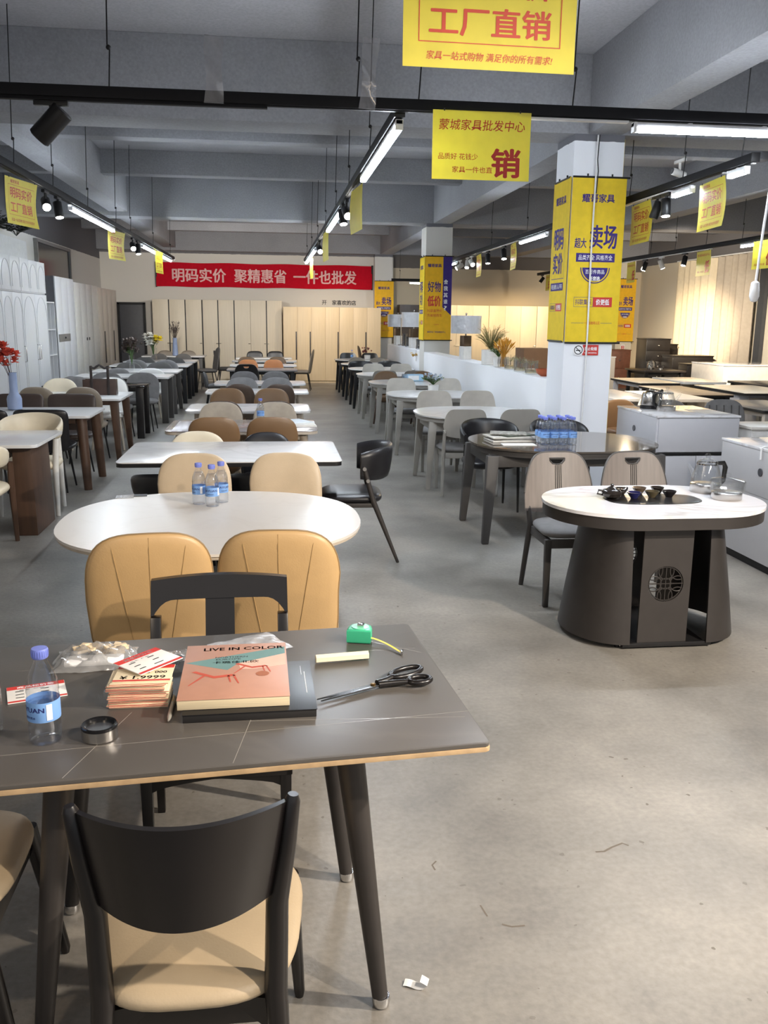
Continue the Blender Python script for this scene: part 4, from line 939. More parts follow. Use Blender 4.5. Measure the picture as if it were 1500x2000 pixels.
# right row
def table_round(label, cx, cy, rx, ry, top, legm, h=.755, lx=.56, ly=.40, lw=.065, sq=2.4):
    t = thing('dining_table', label, 'table', (cx, cy, 0), 0, RT)
    b = new_bm(); prism(b, sup(rx, ry, sq, 64), h-.014, h, .003); part('tabletop', b, top, t)
    b = new_bm(); prism(b, sup(rx-.02, ry-.02, sq, 64), h-.06, h-.015, .003); part('apron', b, legm, t)
    for sx in (-1, 1):
        for sy in (-1, 1):
            b = new_bm(); taper(b, (sx*(lx-.03), sy*(ly-.02), h-.06), (sx*(lx+.02), sy*(ly+.02), 0), (lw*1.3, lw), (lw*.75, lw*.7), .012); part('leg', b, legm, t)
    b = new_bm(); bx(b, -lx+.03, lx-.03, -ly-.01, -ly+.02, h-.15, h-.06, .004); bx(b, -lx+.03, lx-.03, ly-.02, ly+.01, h-.15, h-.06, .004)
    for sx in (-1, 1): bx(b, sx*(lx-.03)-.015, sx*(lx-.03)+.015, -ly, ly, h-.15, h-.06, .004)
    part('rail', b, legm, t); return t
table_round('dark bronze glass oval table with a pack of water bottles and newspapers', 2.36, 7.06, .76, .64, BRGL, DGWOOD, .755, .70, .40, .075)
for lab, cy, top, mm in (('nearest white round table by the half wall, on grey legs', 9.35, WTOP, GWOOD), ('white round table with the small potted plant by the half wall', 11.72, WTOP, GWOOD), ('third white round table by the half wall, with the tissue box', 13.92, WTOP, GWOOD), ('fourth white round table by the half wall, on grey legs', 15.98, WTOP, GWOOD),
    ('fifth white round table by the half wall, on black legs', 17.75, WTOP, BLACK), ('sixth white round table by the half wall, on black legs', 19.6, WTOP, BLACK), ('last white round table by the half wall, with a bottle and flowers', 21.62, WTOP, BLACK)):
    table_round(lab, 2.16, cy, .66, .66 if cy < 10 else .62, top, mm)
# nearest table
t = thing('dining_table', 'nearest table, grey stone top with a wood coloured edge, covered with papers', 'table', (-.178, 2.184, 0), .082)
b = new_bm(); prism(b, rrect(.628, .412, .012), .771, .78, .002); part('tabletop', b, GTOP, t)
b = new_bm(); prism(b, rrect(.629, .413, .012), .759, .7705, .002); part('edge_band', b, EDGEW, t)
b = new_bm(); bx(b, -.40, .40, -.28, -.24, .72, .758, .004); bx(b, -.40, .40, .24, .28, .72, .758, .004); bx(b, -.40, -.36, -.28, .28, .72, .758, .004); bx(b, .36, .40, -.28, .28, .72, .758, .004); part('under_frame', b, BLACK, t)
for sx in (-1, 1):
    for sy in (-1, 1):
        b = new_bm(); tube(b, [(sx*.325, sy*.245, .755), (sx*.408, sy*.266, .03)], [.036, .0205], 20)
        k = new_bm(); lathe(k, [(.016, 0), (.021, .004), (.0235, .018), (.022, .03)], (sx*.411, sy*.267, 0), 18)
        lg = part('leg', b, DKBRONZE, t); link('foot_cap', mesh(k, 'foot_cap', CHROME), lg, 'chrome foot')
b = new_bm()
for (x0, y0), (x1, y1) in (((.05, -.40), (.16, .05)), ((-.3, -.40), (-.18, -.1)), ((-.63, -.28), (.63, -.24)), ((.40, .35), (.61, .16)), ((-.5, .22), (.60, .2)), ((.1, -.2), (.61, -.27))):
    d = Vector((x1-x0, y1-y0, 0)).normalized(); p = Vector((-d.y, d.x, 0))*.0008
    b.faces.new([b.verts.new(Vector(q) + s*p + Vector((0, 0, .7803))) for q, s in (((x0, y0, 0), -1), ((x1, y1, 0), -1), ((x1, y1, 0), 1), ((x0, y0, 0), 1))])
part('stone_vein', b, mat('pale_stone_vein', '#97928a', .25), t)
# tea table
t = thing('tea_table', 'stadium shaped tea table with white marble top and dark metal base with a round fretwork', 'table', (2.09, 4.64, 0), .0)
b = new_bm(); prism(b, stadium(.615, .42, 24), .738, .755, .006, 3); part('tabletop', b, TEAM, t)
b = new_bm(); prism(b, stadium(.608, .413, 24), .675, .737, .004); part('edge_band', b, DKBRONZE, t)
b = new_bm(); prism(b, sup(.27, .145, 3, 40), .7552, .7575, .001); part('tea_tray', b, BLKLAC, t)
def cone_shell(sx):
    b = new_bm(); n = 26; L = []
    for i in range(n+1):
        a = -PI/2 + PI*i/n
        col = []
        for z, hx, hy in ((.03, .485, .335), (.25, .45, .32), (.5, .405, .30), (.676, .37, .285)):
            for s in (0, .012):
                x = .215 + (hx - s - .215)*math.cos(a); y = (hy - s)*math.sin(a); col.append(b.verts.new((sx*x, y, z)))
        L.append(col)
    for a, c in zip(L, L[1:]):
        for j in range(3):
            b.faces.new((a[2*j], c[2*j], c[2*j+2], a[2*j+2])); b.faces.new((a[2*j+1], a[2*j+3], c[2*j+3], c[2*j+1]))
        b.faces.new((a[0], a[1], c[1], c[0])); b.faces.new((a[6], c[6], c[7], a[7]))
    for a in (L[0], L[-1]):
        for j in range(3): b.faces.new((a[2*j], a[2*j+2], a[2*j+3], a[2*j+1]))
    return b
for sx in (-1, 1): part('curved_side', cone_shell(sx), DKBRONZE, t, ang=55)
def fret_panel(y, sy):
    b = new_bm(); w0, z0, z1, cz, R, T = .137, .03, .676, .36, .098, .012; F = []
    A = sorted([2*PI*k/48 for k in range(48)] + [math.atan2(z-cz, x) % (2*PI) for x in (-w0, w0) for z in (z0, z1)]); n = len(A)
    for s in (0, T):
        inner = [b.verts.new((R*math.cos(a), y+s, cz + R*math.sin(a))) for a in A]; outer = []
        for a in A:
            c, si = math.cos(a), math.sin(a); tx = w0/abs(c) if abs(c) > 1e-6 else 1e9
            q = min(tx, (z1-cz)/si if si > 1e-6 else (z0-cz)/si if si < -1e-6 else 1e9); outer.append(b.verts.new((q*c, y+s, cz+q*si)))
        F.append((inner, outer))
    for k in range(n):
        k2 = (k+1) % n; (i0, o0), (i1, o1) = F
        b.faces.new((i0[k], o0[k], o0[k2], i0[k2])); b.faces.new((i1[k], i1[k2], o1[k2], o1[k])); b.faces.new((i0[k], i0[k2], i1[k2], i1[k])); b.faces.new((o0[k], o1[k], o1[k2], o0[k2]))
    bmesh.ops.translate(b, vec=(-.03, 0, 0), verts=b.verts)
    return b
def fret(y):
    b = new_bm(); cz = .36; R = .1
    def arc(cx, cy, r, a0, a1, n=14): tube(b, [(cx + r*math.cos(a0+(a1-a0)*i/n), y, cz + cy + r*math.sin(a0+(a1-a0)*i/n)) for i in range(n+1)], .003, 5)
    arc(0, 0, .092, 0, 2*PI, 40); arc(0, 0, .03, 0, 2*PI, 20)
    for k in range(4):
        a = k*PI/2; arc(.066*math.cos(a), .066*math.sin(a), .042, a+PI-2.0, a+PI+2.0); a += PI/4; arc(.10*math.cos(a), .10*math.sin(a), .05, a+PI-1.25, a+PI+1.25)
        tube(b, [(.03*math.cos(a), y, cz+.03*math.sin(a)), (.052*math.cos(a), y, cz+.052*math.sin(a))], .003, 5)
    for k in range(2): tube(b, [(-R if k == 0 else 0, y, cz - (0 if k == 0 else R)), (R if k == 0 else 0, y, cz + (0 if k == 0 else R))], .003, 5)
    bmesh.ops.translate(b, vec=(-.03, 0, 0), verts=b.verts); return b
for y in (-.315, .30):
    pnl = part('centre_panel', fret_panel(y, 1), DKBRONZE, t)
    link('fretwork', mesh(fret(y+.006), 'fretwork', DKBRONZE), pnl)
b = new_bm()
for y in (-.325, .305): bx(b, -.25, .25, y, y+.02, .012, .035, .003)
bx(b, -.22, .22, -.32, .32, .012, .03, .003); part('base_frame', b, BLACK, t)
b = new_bm()
for sx in (-1, 1):
    for sy in (-1, 1): lathe(b, [(.014, 0), (.014, .03)], (sx*.26, sy*.27, 0), 10)
part('foot', b, BLACK, t)
# ------------------------------------------------------------------ wardrobes and cabinets
CREAMD = mat('cream_wardrobe', '#d6cab4', .45, var=.04, scale=5, stretch=(6, 6, .3)); BEID = mat('beige_wardrobe', '#d2bd9a', .45, var=.05, scale=5, stretch=(6, 6, .3))
WHD = mat('white_wardrobe', '#c6c6c8', .4, var=.012); PGREY = mat('pale_grey_lacquer', '#bfbfc4', .35, var=.012); DKCAB = mat('black_stained_wood', '#191615', .35, var=.2)
GREIGE = mat('greige_lacquer', '#b8b0a6', .4, var=.02)
def wardrobe(label, n, wdt, ht, loc, rz, m, handle, group, dep=.58, strips=(), skip=(), right=False):
    """front faces local -Y at y=0; n doors of equal width"""
    t = thing('wardrobe', label, 'wardrobe', loc, rz, group); W = n*wdt
    b = new_bm(); bx(b, 0, W, .02, dep, .06, ht, .004); part('body', b, m, t)
    b = new_bm(); bx(b, .01, W-.01, .04, dep, 0, .06); part('plinth', b, m, t)
    for i in range(n):
        x0, x1 = i*wdt+.002, (i+1)*wdt-.002
        b = new_bm(); bx(b, x0, x1, 0, .02, .065, ht-.004, .003); d = part('door', b, m, t)
        if handle == 'bar' and i not in skip:
            s = x1-.03 if i % 2 == 0 or right else x0+.03; k = new_bm(); bx(k, s-.016, s+.016, -.014, -.001, .62, 1.36, .004); link('handle', mesh(k, 'handle', DKBRONZE), d)
        if handle == 'short':
            s = x1-.05 if i % 2 == 0 else x0+.05; k = new_bm(); tube(k, [(s, -.001, .98), (s, -.03, .99), (s, -.03, 1.2), (s, -.001, 1.21)], .006, 8); link('handle', mesh(k, 'handle', STEEL), d)
        if handle == 'pull' and i % 2 == 0:
            k = new_bm(); tube(k, [(x1-.06, -.001, 1.02), (x1-.06, -.02, 1.02), (x1-.01, -.03, 1.02)], .007, 8); link('handle', mesh(k, 'handle', STEEL), d)
        if handle == 'pull' and i % 2 == 1:
            k = new_bm(); tube(k, [(x0+.06, -.001, 1.02), (x0+.06, -.02, 1.02), (x0+.01, -.03, 1.02)], .007, 8); link('handle', mesh(k, 'handle', STEEL), d)
    for s in strips:
        k = new_bm(); bx(k, s*wdt-.014, s*wdt+.014, -.003, .01, .065, ht-.004, .001); part('dark_strip', k, BLACK, t)
    return t
WG = 'wardrobes along the back wall'
wardrobe('leftmost cream wardrobe on the back wall with dark vertical strips, behind the vase of twigs', 3, .4275, 2.16, (-3.11, 24.8, 0), 0, CREAMD, 'pull', WG, strips=(1, 2))
wardrobe('cream wardrobe with dark vertical strips, second from the left on the back wall', 3, .4275, 2.16, (-1.825, 24.8, 0), 0, CREAMD, 'pull', WG, strips=(.036, 1, 2))
wardrobe('cream wardrobe with dark strips touching the warmly lit beige wardrobe', 2, .42, 2.16, (-.54, 24.8, 0), 0, CREAMD, 'pull', WG, strips=(1.02,))
wardrobe('beige wardrobe under the black wall characters, left half, with long dark handles', 4, .372, 2.0, (.33, 24.32, 0), 0, BEID, 'bar', WG, skip=(2,), right=True)
wardrobe('beige wardrobe touching the back pillar, with long dark handles', 3, .372, 2.0, (1.822, 24.32, 0), 0, BEID, 'bar', WG, skip=(0, 2), right=True)
for k, (x0, n, lab) in enumerate(((4.62, 3, 'cream wardrobe beyond the half wall, left, behind the table lamp'), (5.98, 3, 'cream wardrobe beyond the half wall, middle, brightly lit by a spotlight'), (7.34, 2, 'cream wardrobe beyond the half wall, right, behind the cardboard box'))):
    wardrobe(lab, n, .45, 2.1, (x0, 24.62, 0), 0, CREAMD, 'pull', 'cream wardrobes beyond the half wall')
wardrobe('dark brown wardrobe behind the silver lamps at the far end of the half wall', 2, .5, 2.1, (3.5, 24.7, 0), 0, mat('dark_brown_wardrobe', '#3f342c', .5), 'none', WG)
# left wall: cabinets face +X
LGp = 'white cabinets along the left wall'
def arches(t, n, wdt, z0, z1, door):
    k = new_bm()
    for s in (.5,):
        x0, x1 = .05, wdt-.05; c = (x0+x1)/2; r = (x1-x0)/2; pts = [(x0, -.003, z0+.06)] + [(c - r*math.cos(a*PI/12), -.003, z1-.10-r + r*1.15*math.sin(a*PI/12)) for a in range(13)] + [(x1, -.003, z0+.06)]
        tube(k, pts, .004, 5)
    return k
def arched_cab(label, y0, n, wdt, z0, z1, handles):
    t = thing('cabinet', label, 'cabinet', (-3.9, y0, 0), PI/2, LGp); W = n*wdt
    b = new_bm(); bx(b, 0, W, .02, .46, z0, z1, .004); part('body', b, WHD, t)
    for i in range(n):
        b = new_bm(); bx(b, i*wdt+.002, (i+1)*wdt-.002, 0, .02, z0+.02, z1-.004, .003); d = part('door', b, WHD, t)
        k = arches(t, 1, wdt, max(z0+.02, .1), z1, d); bmesh.ops.translate(k, vec=(i*wdt, 0, 0), verts=k.verts); link('arch_moulding', mesh(k, 'arch_moulding', WHD), d)
        if handles:
            s = i*wdt + (wdt-.06 if i % 2 == 0 else .06); k = new_bm(); tube(k, [(s, -.001, .98), (s, -.03, .99), (s, -.03, 1.22), (s, -.001, 1.23)], .007, 8); link('handle', mesh(k, 'handle', STEEL), d)
    return t
# local x -> world +Y, front (local -Y) -> world +X
for i, (y0, lab) in enumerate(((13.5, 'white arched-door wardrobe at the left edge behind the blue vase'), (15.1, 'white arched-door wardrobe against the left wall next to the open shelves'))):
    arched_cab(lab, y0, 2 if i else 3, .8 if i else .53, 0, 2.06, True)
for i, (y0, lab) in enumerate(((13.5, 'white top box with arches above the wardrobe at the left edge'), (15.1, 'white top box with arches next to the open shelves'))):
    arched_cab(lab, y0, 3, .53, 2.065, 2.6, False)
t = thing('open_shelf_unit', 'narrow white open shelf unit between the white left wardrobes', 'shelf unit', (-3.9, 16.75, 0), PI/2)
b = new_bm(); bx(b, 0, .025, .02, .5, 0, 1.95); bx(b, .575, .6, .02, .5, 0, 1.95); part('side_panel', b, WHD, t)
b = new_bm(); bx(b, 0, .6, .49, .5, 0, 1.95); part('back_panel', b, WHD, t)
for z in (.05, .55, 1.0, 1.45, 1.93): b = new_bm(); bx(b, .025, .575, .02, .49, z, z+.022); part('shelf', b, WHD, t)
b = new_bm(); bx(b, .29, .305, .03, .49, .07, 1.93); part('divider', b, WHD, t)
t = wardrobe('tall white wardrobe with a grey drawer band, first beyond the open shelves', 3, .52, 2.42, (-3.9, 17.4, 0), PI/2, WHD, 'none', LGp, dep=.47)
b = new_bm(); bx(b, -.006, -.0005, .02, .47, .06, 2.42); part('side_panel', b, mat('dark_grey_side', '#57565a', .5), t, 'dark grey side panel')
b = new_bm(); bx(b, .06, 1.0, -.012, -.0005, 1.23, 1.37, .003); d = part('drawer_front', b, mat('grey_drawer_front', '#6e6a66', .5), t, 'grey drawer band'); b = new_bm(); sphere(b, (.53, -.017, 1.3), .02); link('knob', mesh(b, 'knob', BLACK), d)
t = wardrobe('cream white wardrobe with small dark knobs along the left wall', 4, .62, 2.37, (-3.9, 19.0, 0), PI/2, mat('off_white_wardrobe', '#cfccc6', .4), 'none', LGp)
k = new_bm()
for y in (1.05, 1.3): bx(k, y-.03, y+.03, -.012, 0, 1.2, 1.26, .003)
part('knob', k, BLACK, t)
wardrobe('greige wardrobe with two tall dark handles, last on the left wall', 4, .62, 2.35, (-3.9, 21.55, 0), PI/2, GREIGE, 'bar', LGp)
# island cabinets on the right
def island(label, x0, x1, y0, y1, ht, loc_m, side_hole, group):
    t = thing('island_cabinet', label, 'cabinet', ((x0+x1)/2, y0, 0), 0, group); hw = (x1-x0)/2; D = y1-y0
    b = new_bm(); bx(b, -hw, hw, .02, D, .06, ht-.02, .003); part('body', b, loc_m, t)
    b = new_bm(); bx(b, -hw+.02, hw-.02, .03, D-.02, 0, .06); part('plinth', b, BLACK, t)
    b = new_bm(); bx(b, -hw-.006, hw+.006, -.004, D+.006, ht-.02, ht, .004); part('top', b, TEAM, t)
    b = new_bm(); bx(b, -hw+.015, hw-.004, 0, .02, ht-.33, ht-.026, .003); part('drawer', b, loc_m, t)
    b = new_bm(); bx(b, -hw+.002, hw-.05, .0, .015, ht-.36, ht-.335, .001); part('grip_groove', b, BLACK, t)
    for s in (0, 1): b = new_bm(); bx(b, (-hw+.015 if s == 0 else .002), (-.002 if s == 0 else hw-.004), 0, .02, .065, ht-.365, .003); part('door', b, loc_m, t)
    b = new_bm(); bx(b, -hw-.005, -hw-.0005, .02, D-.02, ht-.34, ht-.026, .002); d = part('side_drawer', b, loc_m, t)
    k = new_bm(); tube(k, [(-hw-.005, side_hole, ht-.17), (-hw-.012, side_hole, ht-.17)], .028, 20); link('finger_pull', mesh(k, 'finger_pull', mat('dark_pull', '#4a4a4e', .4)), d); return t
island('pale grey island cabinet with a kettle on its marble top, right of the near pillar', 3.42, 4.2, 7.6, 8.55, .9, PGREY, .5, 'pale grey island cabinets')
island('pale greige island cabinet cut off by the right edge, nearest', 3.40, 4.3, 5.0, 6.38, .865, mat('pale_greige_lacquer', '#b9b7b8', .35, var=.012), .8, 'pale grey island cabinets')
def block(nm, label, cat, x0, x1, y0, y1, ht, m, drawers=0, top=None, group=None, knob=STEEL, side='S'):
    t = thing(nm, label, cat, ((x0+x1)/2, y0, 0), 0, group); hw = (x1-x0)/2; D = y1-y0
    b = new_bm(); bx(b, -hw, hw, .02, D, .05, ht-.025, .004); part('body', b, m, t)
    b = new_bm(); bx(b, -hw+.02, hw-.02, .03, D-.02, 0, .05); part('plinth', b, m, t)
    b = new_bm(); bx(b, -hw-.01, hw+.01, 0, D+.01, ht-.025, ht, .004); part('top', b, top or m, t)
    for i in range(drawers):
        z0 = .07 + (ht-.11)*i/drawers; z1 = .07 + (ht-.11)*(i+1)/drawers - .01
        b = new_bm(); bx(b, -hw+.015, hw-.015, 0, .02, z0, z1, .004); d = part('drawer', b, m, t)
        k = new_bm()
        for sx in ((-.2, .2) if hw > .45 else (0,)): sphere(k, (sx, -.015, (z0+z1)/2), .022, u=10, v=8)
        link('knob', mesh(k, 'knob', knob), d)
    return t
BF = 'dark chests before the right wall'
block('chest_of_drawers', 'tall black chest of drawers under the amber banner', 'chest', 8.85, 9.45, 20.6, 21.2, 1.33, DKCAB, 5, group=BF)
block('chest_of_drawers', 'black chest standing behind the tall black chest, slightly lower', 'chest', 9.5, 10.1, 21.6, 22.1, 1.18, DKCAB, 4, group=BF)
block('sideboard', 'wide black desk chest between the tall chest and the small one', 'chest', 9.2, 10.2, 19.9, 20.5, .96, DKCAB, 3, group=BF)
block('bedside_cabinet', 'small black bedside chest left of the big cream sideboard', 'chest', 9.0, 9.55, 18.7, 19.15, .83, DKCAB, 2, group=BF)
block('sideboard', 'brown wooden cabinet right of the near pillar edge, far away', 'cabinet', 8.7, 9.3, 22.6, 23.1, 1.0, mat('red_brown_wood', '#6a4230', .5, var=.2, scale=8), 2)
block('sideboard', 'small beige cabinet with white top beside the near pillar edge', 'cabinet', 7.8, 8.5, 21.6, 22.1, .86, GREIGE, 1, top=WTOP)
t = block('sideboard', 'big cream white sideboard in front of the curtains', 'sideboard', 8.9, 10.28, 16.9, 18.3, .9, mat('cream_lacquer', '#d9d2c8', .3), 0, top=TEAM)
b = new_bm(); bx(b, -.69, .69, .0, .02, .2, .23); part('shadow_groove', b, BLACK, t)
t = block('sideboard', 'low white cabinet with a cream top behind the nearest island cabinet', 'cabinet', 4.3, 5.6, 7.55, 8.0, .8, mat('white_lacquer', '#cfcdca', .3), 1, knob=WHITEP, top=WTOP2)
# curtains
def curtain(label, y0, y1, x, z0, z1, h, seed, gp=0):
    rnd = random.Random(seed); b = new_bm(); n = 220; L = []
    for i in range(n+1):
        u = i/n; y = y0 + (y1-y0)*u; ph = u*(y1-y0)/.16*PI + .5*math.sin(u*9+seed)
        L.append([b.verts.new((x + .10*math.sin(ph)*(1-.15*v), y + .02*math.sin(ph*.5+v*2), z0 + (z1-z0)*v)) for v in (0, .3, .7, 1)])
    for a, c in zip(L, L[1:]):
        for k in range(3): b.faces.new((a[k], a[k+1], c[k+1], c[k]))
    return solo('curtain', b, mat(h, {'cream_curtain': '#c4b69c', 'grey_beige_curtain': '#9a8f80', 'sheer_curtain': '#d9d2c2'}[h], .8), label, 'curtain', group='curtains on the right wall', ang=180)
curtain('cream curtain panel, left half of the curtain pair, lit warm by a spotlight', 20.45, 22.4, 10.36, .05, 3.2, 'cream_curtain', 1)
curtain('grey beige curtain panel, right half of the curtain pair', 18.75, 20.4, 10.38, .05, 3.2, 'grey_beige_curtain', 2)
curtain('pale sheer curtain hanging at the right edge', 13.0, 17.4, 10.42, .05, 3.2, 'sheer_curtain', 3)
b = new_bm(); bx(b, 10.5, 10.58, 18.5, 18.75, .05, 3.1); solo('curtain', b, mat('dark_curtain', '#3c3d40', .8), 'narrow dark curtain edge right of the grey beige panel', 'curtain', group='curtains on the right wall')
t = thing('curtain_rod', 'thin curtain rod along the right wall above the curtains', 'rod', (10.38, 13, 3.23)); b = new_bm(); tube(b, [(0, 0, 0), (0, 9.6, 0)], .016, 8); part('rod', b, WHITEP, t)
b = new_bm()
for y in (.2, 4.8, 9.4): bx(b, 0, .22, y-.01, y+.01, -.01, .01)
part('bracket', b, WHITEP, t)
# display tables beyond the half wall
RA = 'display tables beyond the half wall'
CTOP = marble('cream_top', '#d9cfbd', '#c9bda8', .25, 2, .3)
for lab, x0, x1, y0, y1, top, mm, ed, h, lg in (('table with a warm cream top and dark edge right of the near pillar', 5.9, 6.6, 13.9, 15.2, CTOP, PGREY, BLACK, .75, 'box'), ('white topped table beside the cream one, farther right', 6.75, 7.5, 14.1, 15.4, WTOP, PALEW, None, .75, 'slab'),
    ('cream table with a thick black edge pointing at the right edge', 6.62, 7.6, 11.9, 13.5, CTOP, PGREY, BLACK, .75, 'slab'), ('black topped table at the right edge before the cream sideboard', 7.65, 8.9, 12.9, 14.4, mat('black_table_top', '#2a2a2c', .25), BLACK, None, .76, 'box'),
    ('brown table with a curved black edge behind the glass kettle', 5.62, 6.3, 11.6, 13.3, mat('brown_table_top', '#94806a', .35), BLACK, BLACK, .75, 'box'), ('white table behind the island cabinet kettle', 4.95, 5.6, 10.8, 12.2, WTOP2, PALEW, None, .76, 'slab'),
    ('bright white table just right of the near pillar', 4.3, 4.9, 10.9, 12.5, WTOP, GREIGE, None, .76, 'slab'), ('grey table with a dark edge half hidden behind white tables', 5.7, 6.5, 9.8, 11.2, GREYT, GREIGE, BLACK, .72, 'box'), ('low dark tea table with kettles in front of the black chests', 7.85, 8.8, 18.3, 19.4, mat('dark_tea_top', '#3b332e', .3), BLACK, None, .7, 'box')):
    table_rect(lab, x0, x1, y0, y1, top, mm, lg, ed, .035, h=h, r=.03, group=RA, legw=.07, inset=.08 if lg != 'slab' else .16, nm='tea_table' if 'tea' in lab else 'dining_table')
chair(channel_parts(GRY), 'grey chair with channel stitched back at the right edge', 4.75, 8.75, PI - .1, BG)
chair(shell_parts(GRY, 'black', .86, .5, False, .5, 2.6), 'grey round-backed chair peeping over the island cabinet', 4.45, 9.4, PI, BG)
chair(shell_parts(leather('peach_leather', '#cfa27c'), 'pale', .9, .44, False, .5, 2.6), 'peach coloured chair peeping out right of the near pillar', 4.72, 13.2, PI, BG)
chair(shell_parts(WHL, 'pale', .84, .5, False, .5, 2.6), 'white chair behind the glass kettle', 4.72, 10.3, PI + .2, BG)
chair(shell_parts(BRN, 'black', .8, .45, False, .5, 2.6), 'brown chair behind the black handled kettle', 4.15, 10.1, PI, BG)

# ------------------------------------------------------------------ plants, vases, lamps, glassware
LEAF = mat('green_leaf', '#4c6a34', .6, var=.3, scale=30); FERN = mat('dry_fern', '#8d8656', .7, var=.3, scale=30); SOIL = mat('soil', '#3a2c22', .9)
def fronds(b, n, R, H, rnd, droop=.4, lw=.008, ls=.03, m=7):
    for i in range(n):
        a = rnd.uniform(0, 2*PI); r = R*rnd.uniform(.4, 1); h = H*rnd.uniform(.55, 1); pts = []
        for k in range(m): q = k/(m-1); pts.append(Vector((r*q*math.cos(a), r*q*math.sin(a), h*(q - droop*q*q*q*r/R))))
        tube(b, pts, [.0022]*m, 4, False)
        for k in range(2, m):
            for s in (-1, 1):
                d = Vector((-math.sin(a)*s + math.cos(a)*.6, math.cos(a)*s + math.sin(a)*.6, .25 + rnd.uniform(-.3, .3))).normalized()*ls; p = pts[k]; sd = Vector((math.cos(a), math.sin(a), 0))*lw
                b.faces.new([b.verts.new(v) for v in (p, p + d*.5 + sd, p + d, p + d*.5 - sd)])
def blossoms(b, cs, r, rnd, pet=7):
    for c in cs:
        c = Vector(c)
        for k in range(pet*3):
            a = 2*PI*k/pet + rnd.random(); d = Vector((math.cos(a), math.sin(a), (-.3, .5, 1.6)[k % 3])).normalized(); s = Vector((-math.sin(a), math.cos(a), 0))
            b.faces.new([b.verts.new(v) for v in (c, c + d*r*.6 + s*r*.35, c + d*r, c + d*r*.6 - s*r*.35)])
        sphere(b, c + Vector((0, 0, r*.15)), r*.3, u=7, v=5)
def pot(nm, label, loc, prof, m, fill, cat='plant', group=None):
    t = thing(nm, label, cat, loc, 0, group); b = new_bm(); lathe(b, prof, n=24); part('pot', b, m, t)
    if fill: b = new_bm(); z = prof[-1][1]*.93; lathe(b, [(prof[-1][0]*.9, z), (prof[-1][0]*.9, z+.004)], n=16); part('soil', b, SOIL, t)
    return t
WCER = mat('white_ceramic', '#dedcd8', .3); HZ = 1.121
rnd = random.Random(3)
t = pot('potted_fern', 'feathery fern in a white pot on the half wall', (2.98, 12.1, HZ), [(.11, 0), (.125, .004), (.13, .19), (.128, .2)], WCER, True, group=None)
b = new_bm(); bmx = new_bm(); fronds(b, 90, .23, .42, rnd, .35, .0028, .032, 18); bmesh.ops.translate(b, vec=(0, 0, .19), verts=b.verts); part('fronds', b, FERN, t); bmx.free()
t = pot('flower_pot', 'small pot of pink and green flowers on the half wall', (2.95, 11.55, HZ), [(.05, 0), (.06, .004), (.075, .13)], WCER, True)
b = new_bm(); fronds(b, 40, .14, .18, rnd, .4, .012, .04, 5); bmesh.ops.translate(b, vec=(0, 0, .12), verts=b.verts); part('leaves', b, LEAF, t)
b = new_bm(); blossoms(b, [(rnd.uniform(-.1, .1), rnd.uniform(-.1, .1), .22+rnd.uniform(0, .08)) for _ in range(12)], .025, rnd); part('blossoms', b, mat('pink_petal', '#b86a5a', .6), t)
def jar(label, loc, r, h, wet=True):
    t = thing('glass_jar', label, 'jar', loc, 0, 'glass jars on the half wall'); b = new_bm(); lathe(b, [(r*.9, 0), (r, .008), (r, h), (r-.004, h), (r-.004, .012), (.001, .012)], n=22, caps=False); part('glass', b, GLASS, t)
    if wet: b = new_bm(); lathe(b, [(r*.9, .013), (r*.9, h*.32), (.001, h*.33)], n=18); part('water', b, clear('jar_water', (.80, .80, .70), .1), t)
    b = new_bm()
    for k in range(10): a = k*.63; tube(b, [(r*1.003*math.cos(a), r*1.003*math.sin(a), h*.35), (r*1.003*math.cos(a+.06), r*1.003*math.sin(a+.06), h*.8)], .004, 5)
    part('ribs', b, mat('glass_rib', '#8b8a86', .2, .3), t); return t
for k, (y, lab) in enumerate(((10.95, 'glass jar with trailing sprigs, leftmost of the row on the half wall'), (10.5, 'glass jar second from the left in the half wall row'), (10.03, 'glass jar nearest the near pillar, with small sprouts'))):
    t = jar(lab, (2.95, y, HZ), .075, .15)
    b = new_bm(); fronds(b, 9, .11, .16, rnd, .9, .004, .03, 6); bmesh.ops.translate(b, vec=(0, 0, .09), verts=b.verts); part('sprigs', b, mat('pale_sprig', '#8b8b62', .6), t)
t = jar('glass jar holding a sheaf of golden wheat on the half wall', (2.95, 11.3, HZ), .07, .14, False)
wt = thing('wheat_sheaf', 'sheaf of golden dried wheat standing in a glass jar', 'dried flowers', (2.95, 11.3, HZ+.014)); b = new_bm(); c = new_bm()
for k in range(90):
    a, r = rnd.uniform(0, 2*PI), rnd.uniform(.02, .15)**1; h = .37 - r*.5 + rnd.uniform(-.04, .03); e = Vector((r*math.cos(a), r*math.sin(a), h)); m0 = Vector((.18*r*math.cos(a), .18*r*math.sin(a), .15))
    tube(b, [Vector((.3*r*math.cos(a), .3*r*math.sin(a), 0)), m0, e], .0016, 4, False); tube(c, [e - (e-m0)*.32, e - (e-m0)*.15, e], [.003, .007, .002], 5)
part('stalks', b, mat('wheat_stalk', '#c9922c', .6), wt); part('ears', c, mat('wheat_ear', '#e0a63a', .6), wt)
b = new_bm(); lathe(b, [(.04, 0), (.085, .03), (.10, .08), (.096, .08), (.08, .035), (.001, .012)], n=22, caps=False); solo('orange_bowl', b, mat('orange_ceramic', '#b5582f', .3), 'orange bowl on the half wall against the near pillar', 'bowl', (2.98, 9.62, HZ))
